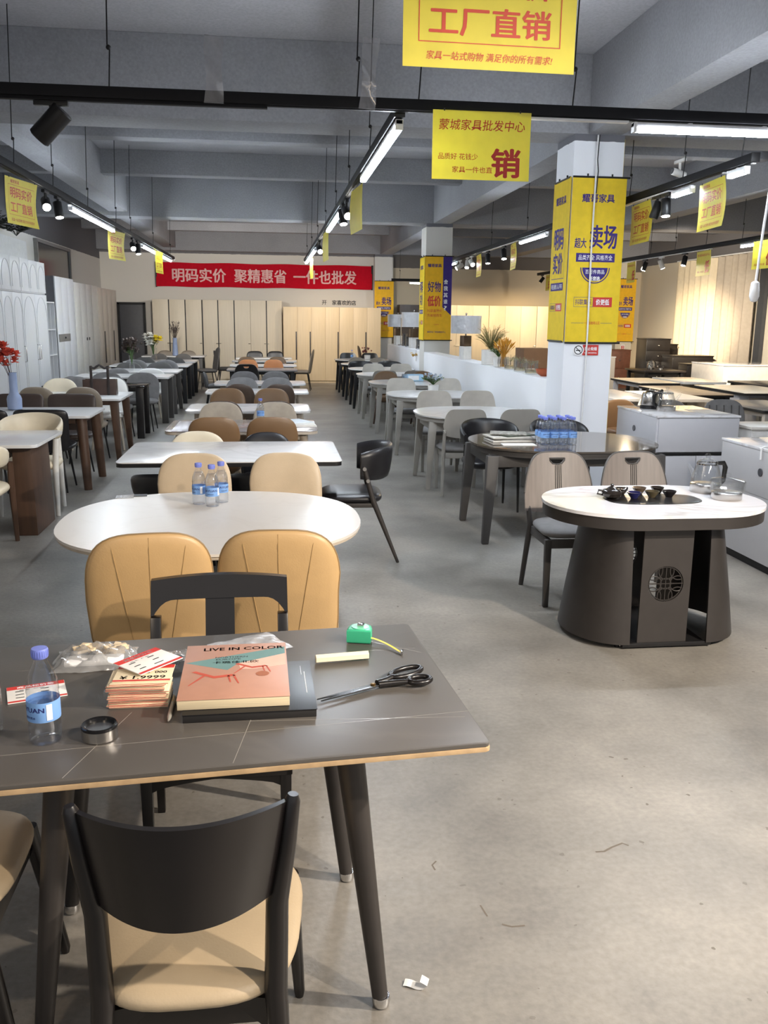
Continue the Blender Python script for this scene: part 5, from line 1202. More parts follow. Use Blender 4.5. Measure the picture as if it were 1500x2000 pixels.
t = thing('cardboard_box', 'brown cardboard box standing behind the jars on the half wall', 'box', (4.02, 13.62, 1.0015), .1); b = new_bm(); bx(b, -.22, .22, -.18, .18, 0, .3, .003); part('carton', b, mat('brown_cardboard', '#6e5138', .8), t); b = new_bm(); bx(b, -.221, .221, -.03, .03, .3, .302); part('tape', b, mat('brown_tape', '#8a6a48', .3), t)
block('display_plinth', 'grey plinth cabinet carrying the cardboard box behind the half wall', 'cabinet', 3.7, 4.35, 13.35, 13.9, 1.0, GREIGE, 0)
SHADE = mat('silver_crinkled_shade', '#c9c9cd', .3, .25, bump=1.0, bscale=11)
def table_lamp(label, loc, s, slab=True):
    t = thing('table_lamp', label, 'table lamp', loc, .3, 'silver shaded lamps on the half wall'); t.scale = (s, s, s)
    b = new_bm(); bx(b, -.075, .075, -.075, .075, 0, .21, .006); part('white_base', b, WCER, t, 'white lower base'); b = new_bm(); bx(b, -.07, .07, -.07, .07, .21, .38, .005); part('bronze_base', b, mat('bronze_glaze', '#6d5a48', .2, .6), t, 'bronze upper base')
    b = new_bm(); tube(b, [(0, 0, .38), (0, 0, .72)], .012, 8); sphere(b, (0, 0, .73), .016); part('stem', b, STEEL, t)
    b = new_bm(); lathe(b, [(.245, .415), (.25, .70), (.246, .70), (.241, .415)], n=40, caps=False); part('lamp_shade', b, SHADE, t)
    return t
table_lamp('silver crinkled drum lamp right of the middle pillar on the half wall', (2.98, 13.75, HZ), .94)
table_lamp('silver lamp just left of the middle pillar', (2.98, 18.9, HZ), 1.05)
table_lamp('silver lamp at the far end of the half wall, partly behind another', (2.98, 21.3, HZ), 1.0)
for y, lab, h in ((20.2, 'clear tall glass vase between the two far silver lamps', .28), (19.7, 'grey glass vase beside the far silver lamps', .22), (18.2, 'wide grey glass jar left of the middle pillar', .2)):
    b = new_bm(); lathe(b, [(.05, 0), (.065, .01), (.055, h*.5), (.06, h), (.056, h), (.05, h*.5), (.055, .02)], n=18, caps=False); solo('glass_vase', b, clear('smoke_glass', (.55, .55, .56), .15), lab, 'vase', (2.98, y, HZ))
t = thing('hanging_plant', 'yellow leaf ornament hanging over the edge of the half wall', 'plant', (2.83, 17.6, 1.06)); b = new_bm(); fronds(b, 16, .1, .1, rnd, 1.5, .02, .06, 5); bmesh.ops.scale(b, vec=(1, 1, -1), verts=b.verts); part('leaves', b, mat('yellow_leaf', '#caa23a', .6), t)
b = new_bm(); tube(b, [(0, 0, .06), (0, 0, -.15)], .003, 5); part('stem', b, SOIL, t)
b = new_bm(); tube(b, [(0, 0, 0), (0, 0, .62)], .012, 8); lathe(b, [(.07, 0), (.07, .02), (.02, .03)], n=16); solo('metal_stand', b, STEEL, 'thin steel pole standing on the far end of the half wall', 'stand', (2.98, 20.8, HZ))
# vases on the left tables
BLUEC = mat('grey_blue_ceramic', '#8494b4', .5)
t = thing('flower_vase', 'grey blue bottle vase with coral blossoms on the left table', 'vase', (-2.66, 9.72, .752)); b = new_bm()
lathe(b, [(.06, 0), (.072, .008), (.074, .11), (.066, .14), (.045, .17), (.041, .19), (.04, .37), (.043, .382), (.036, .382), (.034, .2)], n=28, caps=False); part('vase', b, BLUEC, t)
b = new_bm(); cs = []
for k in range(6):
    a = rnd.uniform(2.4, 4.2); r = rnd.uniform(.1, .26); e = Vector((r*math.cos(a), .05*math.sin(a*3), .42 + rnd.uniform(.04, .24))); tube(b, [(0, 0, .25), (e.x*.3, e.y, .45), e], .003, 5); cs += [e + Vector((rnd.uniform(-.04, .07), rnd.uniform(-.03, .03), rnd.uniform(-.05, .05))) for _ in range(4)]
cs += [(.03, 0, .50), (.05, .01, .56), (.0, .02, .58), (-.06, 0, .47)]
part('branches', b, SOIL, t); b = new_bm(); blossoms(b, cs, .062, rnd); part('blossoms', b, mat('coral_petal', '#c8503f', .55, var=.2), t)
def vase_of(label, loc, prof, vm, kind, fm, fm2=None):
    t = thing('flower_vase', label, 'vase', loc, 0, None); b = new_bm(); lathe(b, prof, n=20, caps=False); part('vase', b, vm, t); H = prof[3][1]
    b = new_bm(); tips = []
    for k in range(26):
        a = rnd.uniform(0, 2*PI); r = rnd.uniform(.02, .17); h = H + rnd.uniform(.1, .3) - (.2*r if kind != 'twig' else 0) + (.12 if kind == 'twig' else 0); e = Vector((r*math.cos(a), r*math.sin(a), h)); tube(b, [(0, 0, H*.4), (e.x*.25, e.y*.25, H+.02), e], .003, 4, False); tips.append(e)
        if kind == 'twig':
            for j in range(6): q = e - Vector((e.x*.8, e.y*.8, h-H))*rnd.uniform(.1, .6); tube(b, [q, q + Vector((rnd.uniform(-.03, .03), rnd.uniform(-.03, .03), .04))], .004, 4)
    part('stems', b, fm if kind == 'twig' else LEAF, t)
    if kind == 'daisy':
        b = new_bm(); blossoms(b, [v for v in tips if v.x < .02], .095, rnd, 10); part('white_blossoms', b, fm, t); b = new_bm(); blossoms(b, [v for v in tips if v.x >= .02], .095, rnd, 10); part('yellow_blossoms', b, fm2, t)
    if kind == 'dried':
        b = new_bm(); blossoms(b, tips + [v*.93 for v in tips], .075, rnd, 6); part('dried_heads', b, fm, t)
    return t
vase_of('glass vase of dried brown flowers on the sixth left table', (-2.5, 16.75, .752), [(.045, 0), (.05, .01), (.04, .15), (.05, .27), (.046, .27)], GLASS, 'dried', mat('dried_brown_flower', '#5c4f49', .8, var=.3))
vase_of('glass vase of white and yellow daisies on the eighth left table', (-2.6, 20.6, .752), [(.07, 0), (.085, .01), (.07, .15), (.08, .28), (.076, .28)], GLASS, 'daisy', mat('white_petal', '#e4e2da', .6), mat('yellow_petal', '#d8c32c', .6))
vase_of('tall grey blue vase of bare twigs on the last left table', (-2.4, 23.3, .752), [(.06, 0), (.075, .01), (.05, .40), (.055, .44), (.05, .44)], BLUEC, 'twig', mat('twig_brown', '#4e4440', .8))
t = thing('wooden_carrier', 'dark wooden carrier box with a tall handle on the left table', 'carrier', (-2.13, 11.6, .752), .05)
b = new_bm(); bx(b, -.20, .20, -.09, -.075, 0, .19, .004); bx(b, -.20, .20, .075, .09, 0, .19, .004); bx(b, -.2, -.185, -.075, .075, 0, .19, .004); bx(b, .185, .2, -.075, .075, 0, .19, .004); bx(b, -.185, .185, -.075, .075, 0, .012); part('box', b, mat('dark_carrier_wood', '#3a2820', .45, var=.2), t)
b = new_bm()
for x in (-.09, .11): bx(b, x-.016, x+.016, -.11, -.091, .0, .36, .004)
tube(b, [(-.09, -.10, .34), (-.05, -.10, .33), (-.02, -.10, .35), (.01, -.10, .37), (.04, -.10, .35), (.07, -.10, .33), (.11, -.10, .34)], .014, 8); part('handle', b, mat('carrier_handle', '#1f1614', .4), t)
for x, y, s in ((-4.2, 14.2, 1), (-4.2, 15.1, .8), (-4.25, 16.4, .9)):
    b = new_bm(); fronds(b, 26, .28*s, .32*s, rnd, .5, .03, .1, 6); solo('artificial_plant', b, mat('dark_foliage', '#2d3029', .8), 'dark leafy plant on top of the white boarding by the left wall', 'plant', (x, y, 3.02 if x > -4.38 else 3.02), group='plants on the white boarding')
# potted plants on right row tables
t = pot('potted_flowers', 'small white pot of white and blue flowers on the second round table', (2.2, 12.15, .757), [(.06, 0), (.07, .004), (.075, .085)], WCER, True)
b = new_bm(); fronds(b, 40, .15, .16, rnd, .4, .014, .04, 5); bmesh.ops.translate(b, vec=(0, 0, .08), verts=b.verts); part('leaves', b, LEAF, t); b = new_bm(); blossoms(b, [(rnd.uniform(-.12, .12), rnd.uniform(-.12, .12), .15+rnd.uniform(0, .08)) for _ in range(22)], .03, rnd); part('blossoms', b, mat('bluish_white_petal', '#c9d2dc', .6), t)
t = pot('potted_flowers', 'small pot of red flowers on the last round table', (2.3, 21.7, .757), [(.06, 0), (.07, .004), (.075, .1)], WCER, True)
b = new_bm(); blossoms(b, [(rnd.uniform(-.12, .12), rnd.uniform(-.12, .12), .16+rnd.uniform(0, .1)) for _ in range(16)], .035, rnd); part('blossoms', b, mat('dull_red_petal', '#8a4a4a', .6), t)
t = thing('tissue_box', 'blue and white tissue pack on the third round table', 'tissue box', (2.22, 14.1, .757), .2); b = new_bm(); bx(b, -.16, .16, -.07, .07, 0, .11, .015); part('pack', b, mat('tissue_pack', '#a9cfe8', .4), t); b = new_bm(); bx(b, -.10, .08, -.0705, -.0702, .02, .09); part('print', b, WTXT, t); b = new_bm(); bx(b, -.165, -.11, -.075, .075, 0, .112, .012); part('end_wrap', b, clear('tissue_wrap', (.8, .85, .9), .3), t)
# ------------------------------------------------------------------ things on the tables
CAPB = mat('blue_cap', '#7683d2', .4); LABB = mat('blue_label', '#78a3dc', .45); WATER = clear('water', (.965, .98, 1.0), .05); NAVY = mat('navy_print', '#23266a', .5)
def bottle_parts(full, n=24):
    def go():
        o = []; pr = [(.022, .003), (.031, 0), (.0325, .012), (.0325, .04), (.0312, .048), (.0325, .056), (.0325, .105), (.031, .112), (.0325, .12), (.030, .145), (.022, .17), (.0145, .186), (.0135, .20)]
        pr = [(a*1.1, z) for a, z in pr]; b = new_bm(); lathe(b, pr, n=n, caps=False); o.append(P('body', b, PLASTIC, ang=60))
        b = new_bm(); lathe(b, [(.016, .196), (.018, .199), (.018, .216), (.017, .2185), (.001, .219)], n=n); k = new_bm()
        for i in range(24): a = 2*PI*i/24; tube(k, [(.0182*math.cos(a), .0182*math.sin(a), .201), (.0182*math.cos(a), .0182*math.sin(a), .215)], .0006, 4)
        o.append(P('cap', b, CAPB, 'blue cap', [('ridges', mesh(k, 'ridges', CAPB), None)]))
        b = new_bm(); lathe(b, [(.0361, .055), (.0363, .056), (.0363, .100), (.0361, .101)], n=n, caps=False); o.append(P('label', b, LABB, 'blue paper label'))
        z = .17 if full else .092
        b = new_bm(); lathe(b, [(q[0]-.0012, q[1]+.002) for q in pr if q[1] < z] + [(.02 if full else .0345, z), (.001, z)], n=n); o.append(P('water', b, WATER))
        b = new_bm(); glyphs(b, 'JIAYUAN', 0, .083, .075, .014, .02)
        g2 = new_bm(); glyphs(b, '饮用天然水', 0, .066, .035, .006, .01)
        for v in b.verts: a = v.co.x/.0366; v.co = Vector((.0366*math.sin(a), -.0366*math.cos(a), v.co.z))
        g2.free(); o.append(P('lettering', b, NAVY, 'dark blue print'))
        b = new_bm(); strip(b, [i/6 for i in range(7)], lambda u: .060, lambda u: .097, .0004, lambda u, v, q: ((.0367+q)*math.sin(1.15+.35*u), -(.0367+q)*math.cos(1.15+.35*u), v)); o.append(P('white_patch', b, WTXT))
        return o
    return proto(('bottle', full), go)
def bottle(label, loc, rz=0, full=True, group='plastic water bottles'):
    t = thing('water_bottle', label, 'bottle', loc, rz, group); put(bottle_parts(full), t)
TZ = .7505; NZ = .7805
bottle('half full plastic water bottle with a blue label on the nearest table', (-0.520, 1.945, NZ), -.75, False)
for lab, x, y, r in (('water bottle on the oval table, front one of the three, label facing the camera', -.318, 4.655, -.2), ('water bottle on the oval table, left one of the three', -.39, 4.715, -.9), ('water bottle on the oval table, right and farthest of the three', -.275, 4.755, .5)): bottle(lab, (x, y, TZ), r)
bottle('single water bottle on the marble table between the sand coloured chairs', (-.11, 8.56, TZ), .2)
bottle('water bottle on the last round table by the half wall', (1.93, 21.75, .757), 0)
for i in range(4):
    for j in range(3): bottle('water bottle with blue cap in the shrink-wrapped pack on the dark glass table', (2.145 + .075*i, 6.83 + .075*j, .7565), random.uniform(-.8, .8), group='water bottles of the pack on the dark glass table')
b = new_bm(); lathe(b, [(.03, 0), (.036, .004), (.038, .02), (.038, .16), (.036, .16), (.035, .02), (.001, .012)], n=28, caps=False); solo('drinking_glass', b, GLASS, 'clear drinking glass cut off by the left edge on the nearest table', 'glass', (-0.664, 1.996, NZ))
t = thing('metal_cup_lid', 'black and steel round cup lid on the nearest table', 'lid', (-0.401, 1.943, NZ))
b = new_bm(); lathe(b, [(.038, 0), (.04, .002), (.04, .026)], n=36); part('steel_band', b, STEEL, t, 'steel band'); b = new_bm(); lathe(b, [(.0405, .0262), (.0405, .032), (.038, .034), (.033, .032), (.03, .018), (.001, .0165)], n=36, caps=False); part('black_rim', b, mat('black_plastic', '#141416', .2), t, 'black rim'); b = new_bm(); lathe(b, [(.022, .0175), (.02, .0195), (.001, .02)], n=28); part('centre_disc', b, mat('grey_plastic_disc', '#6e7076', .15, .5), t)
# price cards
CARDW = mat('card_stock', '#e2d3b4', .7); CARDT = mat('card_white', '#e9e6e2', .5)
def card_parts(kind):
    def go():
        o = []; b = new_bm(); bx(b, -.07, .07, -.052, .052, 0, .0025, .0003); o.append(P('sheet', b, CARDW if kind != 'top' else CARDT)); b = new_bm()
        if kind == 'edge': bx(b, -.0702, .0702, -.0524, -.0515, .0014, .0024)
        else: bx(b, -.0695, .0695, .030, .0515, .0025, .0027)
        if kind != 'edge': bx(b, -.0695, .0695, -.0515, -.042, .0025, .0027)
        o.append(P('red_print', b, REDT, 'red printing'))
        if kind != 'edge':
            b = new_bm()
            if kind == 'top': glyphs(b, '商品标价签', 0, .0405, .09, .012, .02, 0)
            else: glyphs(b, '特价', 0, .0405, .05, .012, .02, 0)
            for v in b.verts: v.co = Vector((v.co.x, v.co.z, .0029))
            o.append(P('white_print', b, WTXT)); b = new_bm()
            if kind == 'top':
                for x, y, wd in ((-.04, .015, .02), (-.04, -.005, .02), (-.04, -.025, .02), (.02, .015, .02), (.02, -.005, .02), (.01, -.028, .03)): rect(b, x-wd/2, x+wd/2, y-.002, y+.002, 0)
                glyphs(b, '品名  产地', -.01, .022, .06, .005, .005, 0)
            else: glyphs(b, '¥ 1.9999', .0, -.028, .11, .021, .015, 0); glyphs(b, '666  000', .02, .004, .07, .015, .015, 0)
            for v in b.verts: v.co = Vector((v.co.x, v.co.z, .0029))
            o.append(P('black_print', b, KTXT))
        return o
    return proto(('card', kind), go)
PCG = 'price cards stacked on the nearest table'
for i in range(24):
    t = thing('price_card', 'red edged price card in the tall stack between the bottle and the magazine', 'price card', (-.338 + random.uniform(-.005, .005), 2.146 + random.uniform(-.004, .004), NZ + .0026*i), .0 + random.uniform(-.03, .03), PCG); put(card_parts('edge'), t)
t = thing('price_card', 'price card with handwritten price on top of the stack, facing up', 'price card', (-0.328, 2.156, NZ+.0628), -.02, PCG); put(card_parts('mid'), t)
t = thing('price_card', 'red and white price card lying askew on the very top of the stack', 'price card', (-0.325, 2.214, NZ+.073), 0, PCG, rot=(.05, 0, .85)); put(card_parts('top'), t)
t = thing('price_card', 'red and white card lying behind the half full bottle at the left', 'price card', (-0.606, 2.214, NZ), .3, PCG); put(card_parts('top'), t)
# magazines
t = thing('magazine', 'thick magazine with a pink and teal cover titled LIVE IN COLOR', 'magazine', (-0.105, 2.204, NZ+.0215), .015)
W_, D_ = .1335, .182
b = new_bm(); bx(b, -W_, W_, -D_, D_, 0, .024, .001); part('page_block', b, mat('paper_edge', '#d9c8a6', .8, stretch=(1, 1, 40), var=.1), t)
b = new_bm(); bx(b, -W_-.001, W_+.001, -D_-.001, D_+.001, .0242, .0252, .0004); cov = part('cover', b, mat('pink_cover', '#b98973', .42), t)
def cover_poly(pts, z, m, nm, b=None):
    k = b or new_bm(); k.faces.new([k.verts.new((x*W_, y*D_, z)) for x, y in pts])
    if b is None: link(nm, mesh(k, nm, m), cov)
cover_poly(((-.98, .3), (.98, .83), (.98, .55), (.05, .22), (-.15, -.02), (-.98, .30)), .0254, mat('teal_print', '#6e9391', .35), 'teal_shape')
k = new_bm(); cover_poly(((.05, .22), (.98, .55), (.98, .1), (.35, -.02), (.1, .0)), .0255, None, '', k); link('room_print', mesh(k, 'room_print', mat('pale_pink_print', '#e5bca9', .35)), cov)
k = new_bm()
for ox, oy, s in ((-.42, -.32, 1.25), (.30, .0, .95)):
    for poly in (((-.30, .21), (-.24, .235), (.02, .075), (.26, .115), (.33, .07), (.02, .01)), ((-.14, .10), (-.32, -.17), (-.30, -.17), (-.10, .085)), ((.27, .09), (.35, -.15), (.37, -.15), (.30, .09)), ((.20, .08), (.24, -.11), (.26, -.11), (.23, .08))):
        cover_poly([(ox+x*s*1.1, oy+y*s) for x, y in poly], .0257, None, '', k)
link('chair_print', mesh(k, 'chair_print', mat('coral_print', '#c5543c', .35)), cov)
k = new_bm(); cover_poly([(.52 + .13*math.cos(a*PI/10), -.2 + .09*math.sin(a*PI/10)) for a in range(20)], .0258, None, '', k); link('stool_print', mesh(k, 'stool_print', mat('brown_print', '#a5623f', .4)), cov)
b = new_bm(); glyphs(b, 'LIVE IN COLOR', .02, .148, .215, .021, .02, 0); glyphs(b, 'NORTHERN', -.012, .086, .085, .010, .006, 0); glyphs(b, 'EUROPE', -.02, .071, .065, .010, .006, 0); glyphs(b, '卡璐佳北欧', .0, .050, .12, .017, .01, 0)
for v in b.verts: v.co = Vector((v.co.x, v.co.z, .0256))
link('lettering', mesh(b, 'lettering', KTXT), cov)
t = thing('catalogue', 'black catalogue lying under the pink magazine, sticking out to the right', 'book', (-0.066, 2.153, NZ), .02); b = new_bm(); bx(b, -.158, .158, -.155, .155, 0, .019, .001); part('page_block', b, mat('dark_page_edge', '#1f1d1d', .6), t)
b = new_bm(); bx(b, -.16, .16, -.157, .157, .0192, .0205, .0005); part('cover', b, mat('black_cover', '#19191c', .35), t); b = new_bm(); rect(b, .140, .1415, -.06, .08, 0); rect(b, .132, .133, .06, .12, 0)
for v in b.verts: v.co = Vector((v.co.x, v.co.z, .0208))
part('spine_print', b, WTXT, t)
# pens, bags
for k, (x, y, r, lab) in enumerate(((-.2545, 2.06, .0, 'silver ballpoint pen beside the card stack, nearer the cards'), (-.2430, 2.15, .0, 'silver ballpoint pen beside the card stack, against the magazine'))):
    t = thing('ballpoint_pen', lab, 'pen', (x, y, NZ+.0062), group='pens beside the magazine', rot=(0, 0, -r)); b = new_bm(); tube(b, [(0, -.06, 0), (0, -.045, 0), (0, .07, 0)], [.002, .0055, .0055], 10); part('barrel', b, mat('silver_plastic', '#a9a59c', .25, .4), t)
    b = new_bm(); tube(b, [(0, .07, 0), (0, .078, 0)], .003, 8); tube(b, [(0, .072, .007), (0, .03, .008)], .0013, 6); part('clip', b, CHROME, t)
def bag_bm(wd, d, h, seed, n=26):
    r = random.Random(seed); b = new_bm(); g = [[None]*(n+1) for _ in range(n+1)]; ph = [r.uniform(0, 6) for _ in range(6)]
    for i in range(n+1):
        for j in range(n+1):
            u, v = i/n*2-1, j/n*2-1; e = max(0, (1-u**4)*(1-v**4))
            z = h*e*(.6 + .25*math.sin(7*u+ph[0])*math.sin(6*v+ph[1]) + .15*math.sin(13*u+9*v+ph[2])) + r.uniform(0, .002)
            g[i][j] = b.verts.new((u*wd/2*(1+.03*math.sin(5*v+ph[3])), v*d/2*(1+.04*math.sin(6*u+ph[4])), max(.0005, z)))
    for i in range(n):
        for j in range(n): b.faces.new((g[i][j], g[i+1][j], g[i+1][j+1], g[i][j+1]))
    return b
t = thing('plastic_bag', 'clear plastic bag of small cream parts at the far left of the nearest table', 'bag', (-0.499, 2.422, NZ), .06); part('bag', bag_bm(.22, .17, .05, 1), BAGP, t, ang=30)
b = new_bm(); r_ = random.Random(5)
for k in range(26): box(b, (r_.uniform(-.05, .07), r_.uniform(.0, .06), .012 + r_.uniform(0, .018)), (.035, .018, .008), .002, Matrix.Rotation(r_.uniform(0, 3), 3, 'Z') @ Matrix.Rotation(r_.uniform(-.4, .4), 3, 'X'))
part('cream_parts', b, mat('cream_parts', '#d8c4a4', .6), t, 'small cream coloured parts'); b = new_bm(); bx(b, -.075, .08, -.065, -.01, .008, .022, .006); part('white_wad', b, WTXT, t)
solo('plastic_sleeve', bag_bm(.16, .16, .018, 4), BAGP, 'clear crumpled plastic sleeve behind the price card stack', 'bag', (-0.285, 2.39, NZ), .1, ang=30)
solo('plastic_sleeve', bag_bm(.20, .16, .012, 9), mat('grey_plastic_film', '#a9aaae', .25), 'grey plastic pouch behind the magazine', 'bag', (-0.075, 2.49, NZ), .5, ang=30)
b = new_bm(); tube(b, [(-.075, 0, .0125), (.075, 0, .0125)], .0125, 6); solo('paper_roll', b, mat('cream_roll', '#e6dfc6', .7), 'short cream white paper roll lying left of the scissors', 'roll', (0.184, 2.350, NZ), .12)
# tape measure
t = thing('tape_measure', 'green tape measure with a yellow blade pulled out', 'tape measure', (0.250, 2.510, NZ), -.25); GRN = mat('green_plastic', '#3fb589', .35)
b = new_bm(); prism(b, [(-.036, -.03), (.036, -.03), (.036, .0), (.03, .022), (.012, .034), (-.012, .034), (-.03, .024), (-.036, .004)], 0, .042, .006, 3); part('case', b, GRN, t); b = new_bm(); lathe(b, [(.026, .042), (.026, .044), (.02, .0445), (.001, .0445)], (0, .002, 0), 24); part('disc', b, mat('light_green_plastic', '#7fd8b0', .3), t)
b = new_bm(); bx(b, -.008, .012, -.008, .01, .0445, .053, .002); part('lock_button', b, CHROME, t); b = new_bm(); N = 14
L = [[b.verts.new((.036 + .10*i/N + s*.0*1, -.02 - .075*(i/N)**1.6 + s*.006, .016 - .013*i/N + (.0012 if s else 0))) for s in (-1, 0, 1)] for i in range(N+1)]
for a, c in zip(L, L[1:]):
    for k in range(2): b.faces.new((a[k], a[k+1], c[k+1], c[k]))
part('blade', b, mat('yellow_blade', '#d9c53a', .4), t, ang=180); b = new_bm(); bx(b, .133, .139, -.105, -.085, .0, .012, .001); part('hook', b, CHROME, t)
# scissors
t = thing('scissors', 'large black tailor scissors on the nearest table', 'scissors', (0.244, 2.146, NZ), .48); BST = mat('dark_steel', '#4a4a4c', .25, .8)
def blade(sgn):
    b = new_bm(); prism(b, [(.03, .010*sgn), (.0, .014*sgn), (-.06, .010*sgn), (-.155, .002*sgn), (-.158, 0), (-.06, -.004*sgn), (.02, -.006*sgn)][::(1 if sgn > 0 else -1)], .006 if sgn > 0 else .0095, .009 if sgn > 0 else .0125, .0006); return b
for s in (1, -1):
    b = blade(s); bmesh.ops.rotate(b, cent=(0, 0, 0), matrix=Matrix.Rotation(-.06*s, 3, 'Z'), verts=b.verts); part('blade', b, BST, t)
def loop(cx, cy, a, bb, rr, rot=0):
    b = new_bm(); pts = [(cx + a*math.cos(k*PI/16)*math.cos(rot) - bb*math.sin(k*PI/16)*math.sin(rot), cy + a*math.cos(k*PI/16)*math.sin(rot) + bb*math.sin(k*PI/16)*math.cos(rot), .011 + rr*.3) for k in range(33)]; tube(b, pts, rr, 10, False); return b
b = loop(.125, .022, .052, .023, .0075, .10); tube(b, [(.02, .004, .012), (.05, .006, .013), (.078, .014, .013)], [.009, .008, .008], 10); part('handle', b, BLKLAC, t)
b = loop(.125, -.040, .030, .021, .0075, -.25); tube(b, [(.02, -.004, .011), (.06, -.018, .012), (.098, -.035, .013)], [.009, .008, .007], 10); part('handle', b, BLKLAC, t)
b = new_bm(); lathe(b, [(.007, .0125), (.007, .0155), (.004, .0165), (.001, .0166)], (.005, 0, 0), 14); part('pivot_screw', b, mat('brass', '#8a6a3a', .3, .9), t)
# scrap of white paper on the floor
b = new_bm(); L = []
for i in range(15):
    u = i/14; x = -.035 + .075*u; y = -.008*math.sin(u*2); z = .003 + (.022*max(0, (u-.72)/.28)**1 if u > .72 else 0) + .002*math.sin(u*9); x -= .03*max(0, (u-.86)/.14)
    L.append([b.verts.new((x, y - .011, z)), b.verts.new((x + .004, y + .011, z+.004))])
for a, c in zip(L, L[1:]): b.faces.new((a[0], a[1], c[1], c[0]))
solo('paper_scrap', b, mat('white_paper', '#e8e6e2', .7), 'curled scrap of white paper on the floor near the bottom edge', 'paper', (.355, 2.01, 0), -.25, ang=180)
# on the oval table, marble table and dark glass table
t = thing('small_packet', 'small clear packet and dark card at the far left of the oval table', 'packet', (-.78, 4.93, TZ), .1); b = new_bm(); bx(b, -.075, .02, -.04, .04, 0, .003); part('clear_packet', b, BAGP, t); b = new_bm(); bx(b, .02, .09, .0, .05, 0, .003); part('dark_card', b, BLACK, t)
PAPER = mat('paper_white', '#dcdad4', .7)
def papers(nm, label, cat, x, y, wd, d, h, rz, m, z=TZ, group=None):
    b = new_bm(); bx(b, -wd/2, wd/2, -d/2, d/2, 0, h, .0008); bx(b, -wd/2+.01, wd/2+.008, -d/2+.004, d/2-.006, 0, h*.5); return solo(nm, b, m, label, cat, (x, y, z), rz, group)
papers('paper_stack', 'stack of white papers at the right end of the marble table, lower sheets', 'papers', .26, 8.25, .24, .30, .02, .1, PAPER); papers('paper_stack', 'loose white papers lying on top of the stack on the marble table', 'papers', .22, 8.36, .22, .28, .008, .5, mat('paper_bluish', '#cfd6dc', .6), TZ+.0205)
papers('tablecloth_runner', 'thin purple grey sheet laid over the left end of the marble table', 'sheet', -.62, 8.2, .5, .8, .002, 0, mat('mauve_sheet', '#8b7f86', .3))
NEWS = mat('newsprint', '#8d8b84', .8, var=.5, scale=40); DZ = .7565
NG = 'papers piled on the dark glass table'
for lab, x, y, wd, d, h, rz, z, m in (('white magazine at the very bottom of the pile on the dark glass table', 1.93, 7.10, .36, .27, .014, .06, 0, mat('pale_magazine', '#c9c5bc', .5)), ('grey magazine second from the bottom of the pile on the dark glass table', 1.95, 7.11, .34, .26, .012, -.08, .0142, mat('grey_magazine', '#6c6a66', .5, var=.3, scale=20)),
    ('white folded paper in the middle of the pile on the dark glass table', 1.91, 7.11, .33, .26, .010, .12, .0264, mat('paper_pile', '#b5b1a8', .7)), ('dark green printed magazine near the top of the pile on the dark glass table', 1.98, 7.14, .28, .21, .010, .35, .0366, mat('dark_print_page', '#3d4238', .5, var=.7, scale=25)),
    ('grey printed newspaper lying on top of the pile on the dark glass table', 1.93, 7.16, .29, .20, .008, -.25, .0470, NEWS)):
    papers('magazine' if 'magazine' in lab else 'newspaper', lab, 'magazine' if 'magazine' in lab else 'newspaper', x, y, wd, d, h, rz, m, DZ+z, NG)
papers('leaflet', 'white leaflet with red print in front of the newspaper pile', 'leaflet', 1.93, 6.83, .26, .13, .003, -.05, PAPER, DZ)
# tea table: teapot, cups, kettle, glass tank
TT = .7585; CERB = mat('dark_glazed_ceramic', '#24201e', .12, var=.4, scale=30, coat=.4)
t = thing('teapot', 'small dark glazed teapot on the tray of the tea table', 'teapot', (1.865, 4.67, TT), -.1)
b = new_bm(); lathe(b, [(.028, 0), (.05, .012), (.056, .03), (.048, .046), (.03, .054), (.001, .055)], n=24); part('body', b, CERB, t); b = new_bm(); lathe(b, [(.03, .053), (.02, .062), (.008, .068), (.011, .078), (.001, .084)], n=16); part('lid', b, CERB, t)
b = new_bm(); tube(b, [(.045, 0, .025), (.07, 0, .04), (.088, 0, .062)], [.012, .008, .006], 8); part('spout', b, CERB, t); b = new_bm(); tube(b, [(-.045, 0, .04), (-.075, 0, .045), (-.08, 0, .025), (-.05, 0, .018)], .006, 8); part('handle', b, CERB, t)
for x, y, m, lab in ((1.965, 4.78, CERB, 'dark tea cup at the back left of the tray'), (1.99, 4.655, mat('blue_glaze', '#23244f', .12, coat=.4), 'dark blue tea cup beside the teapot'), (2.075, 4.79, mat('brown_glaze', '#54483c', .15, var=.4), 'brown tea cup in the back row of the tray'), (2.105, 4.68, mat('olive_glaze', '#4a4334', .15, var=.4), 'olive brown tea cup in the front row of the tray'), (2.185, 4.79, CERB, 'dark tea cup at the back right of the tray'), (2.205, 4.68, mat('black_glaze', '#1d1b1d', .1, coat=.5), 'black tea cup at the front right of the tray')):
    b = new_bm(); lathe(b, [(.018, 0), (.02, .004), (.036, .026), (.04, .036), (.037, .036), (.032, .026), (.016, .008), (.001, .007)], n=22, caps=False); solo('tea_cup', b, m, lab, 'tea cup', (x, y, TT), 0, 'tea cups on the tray')
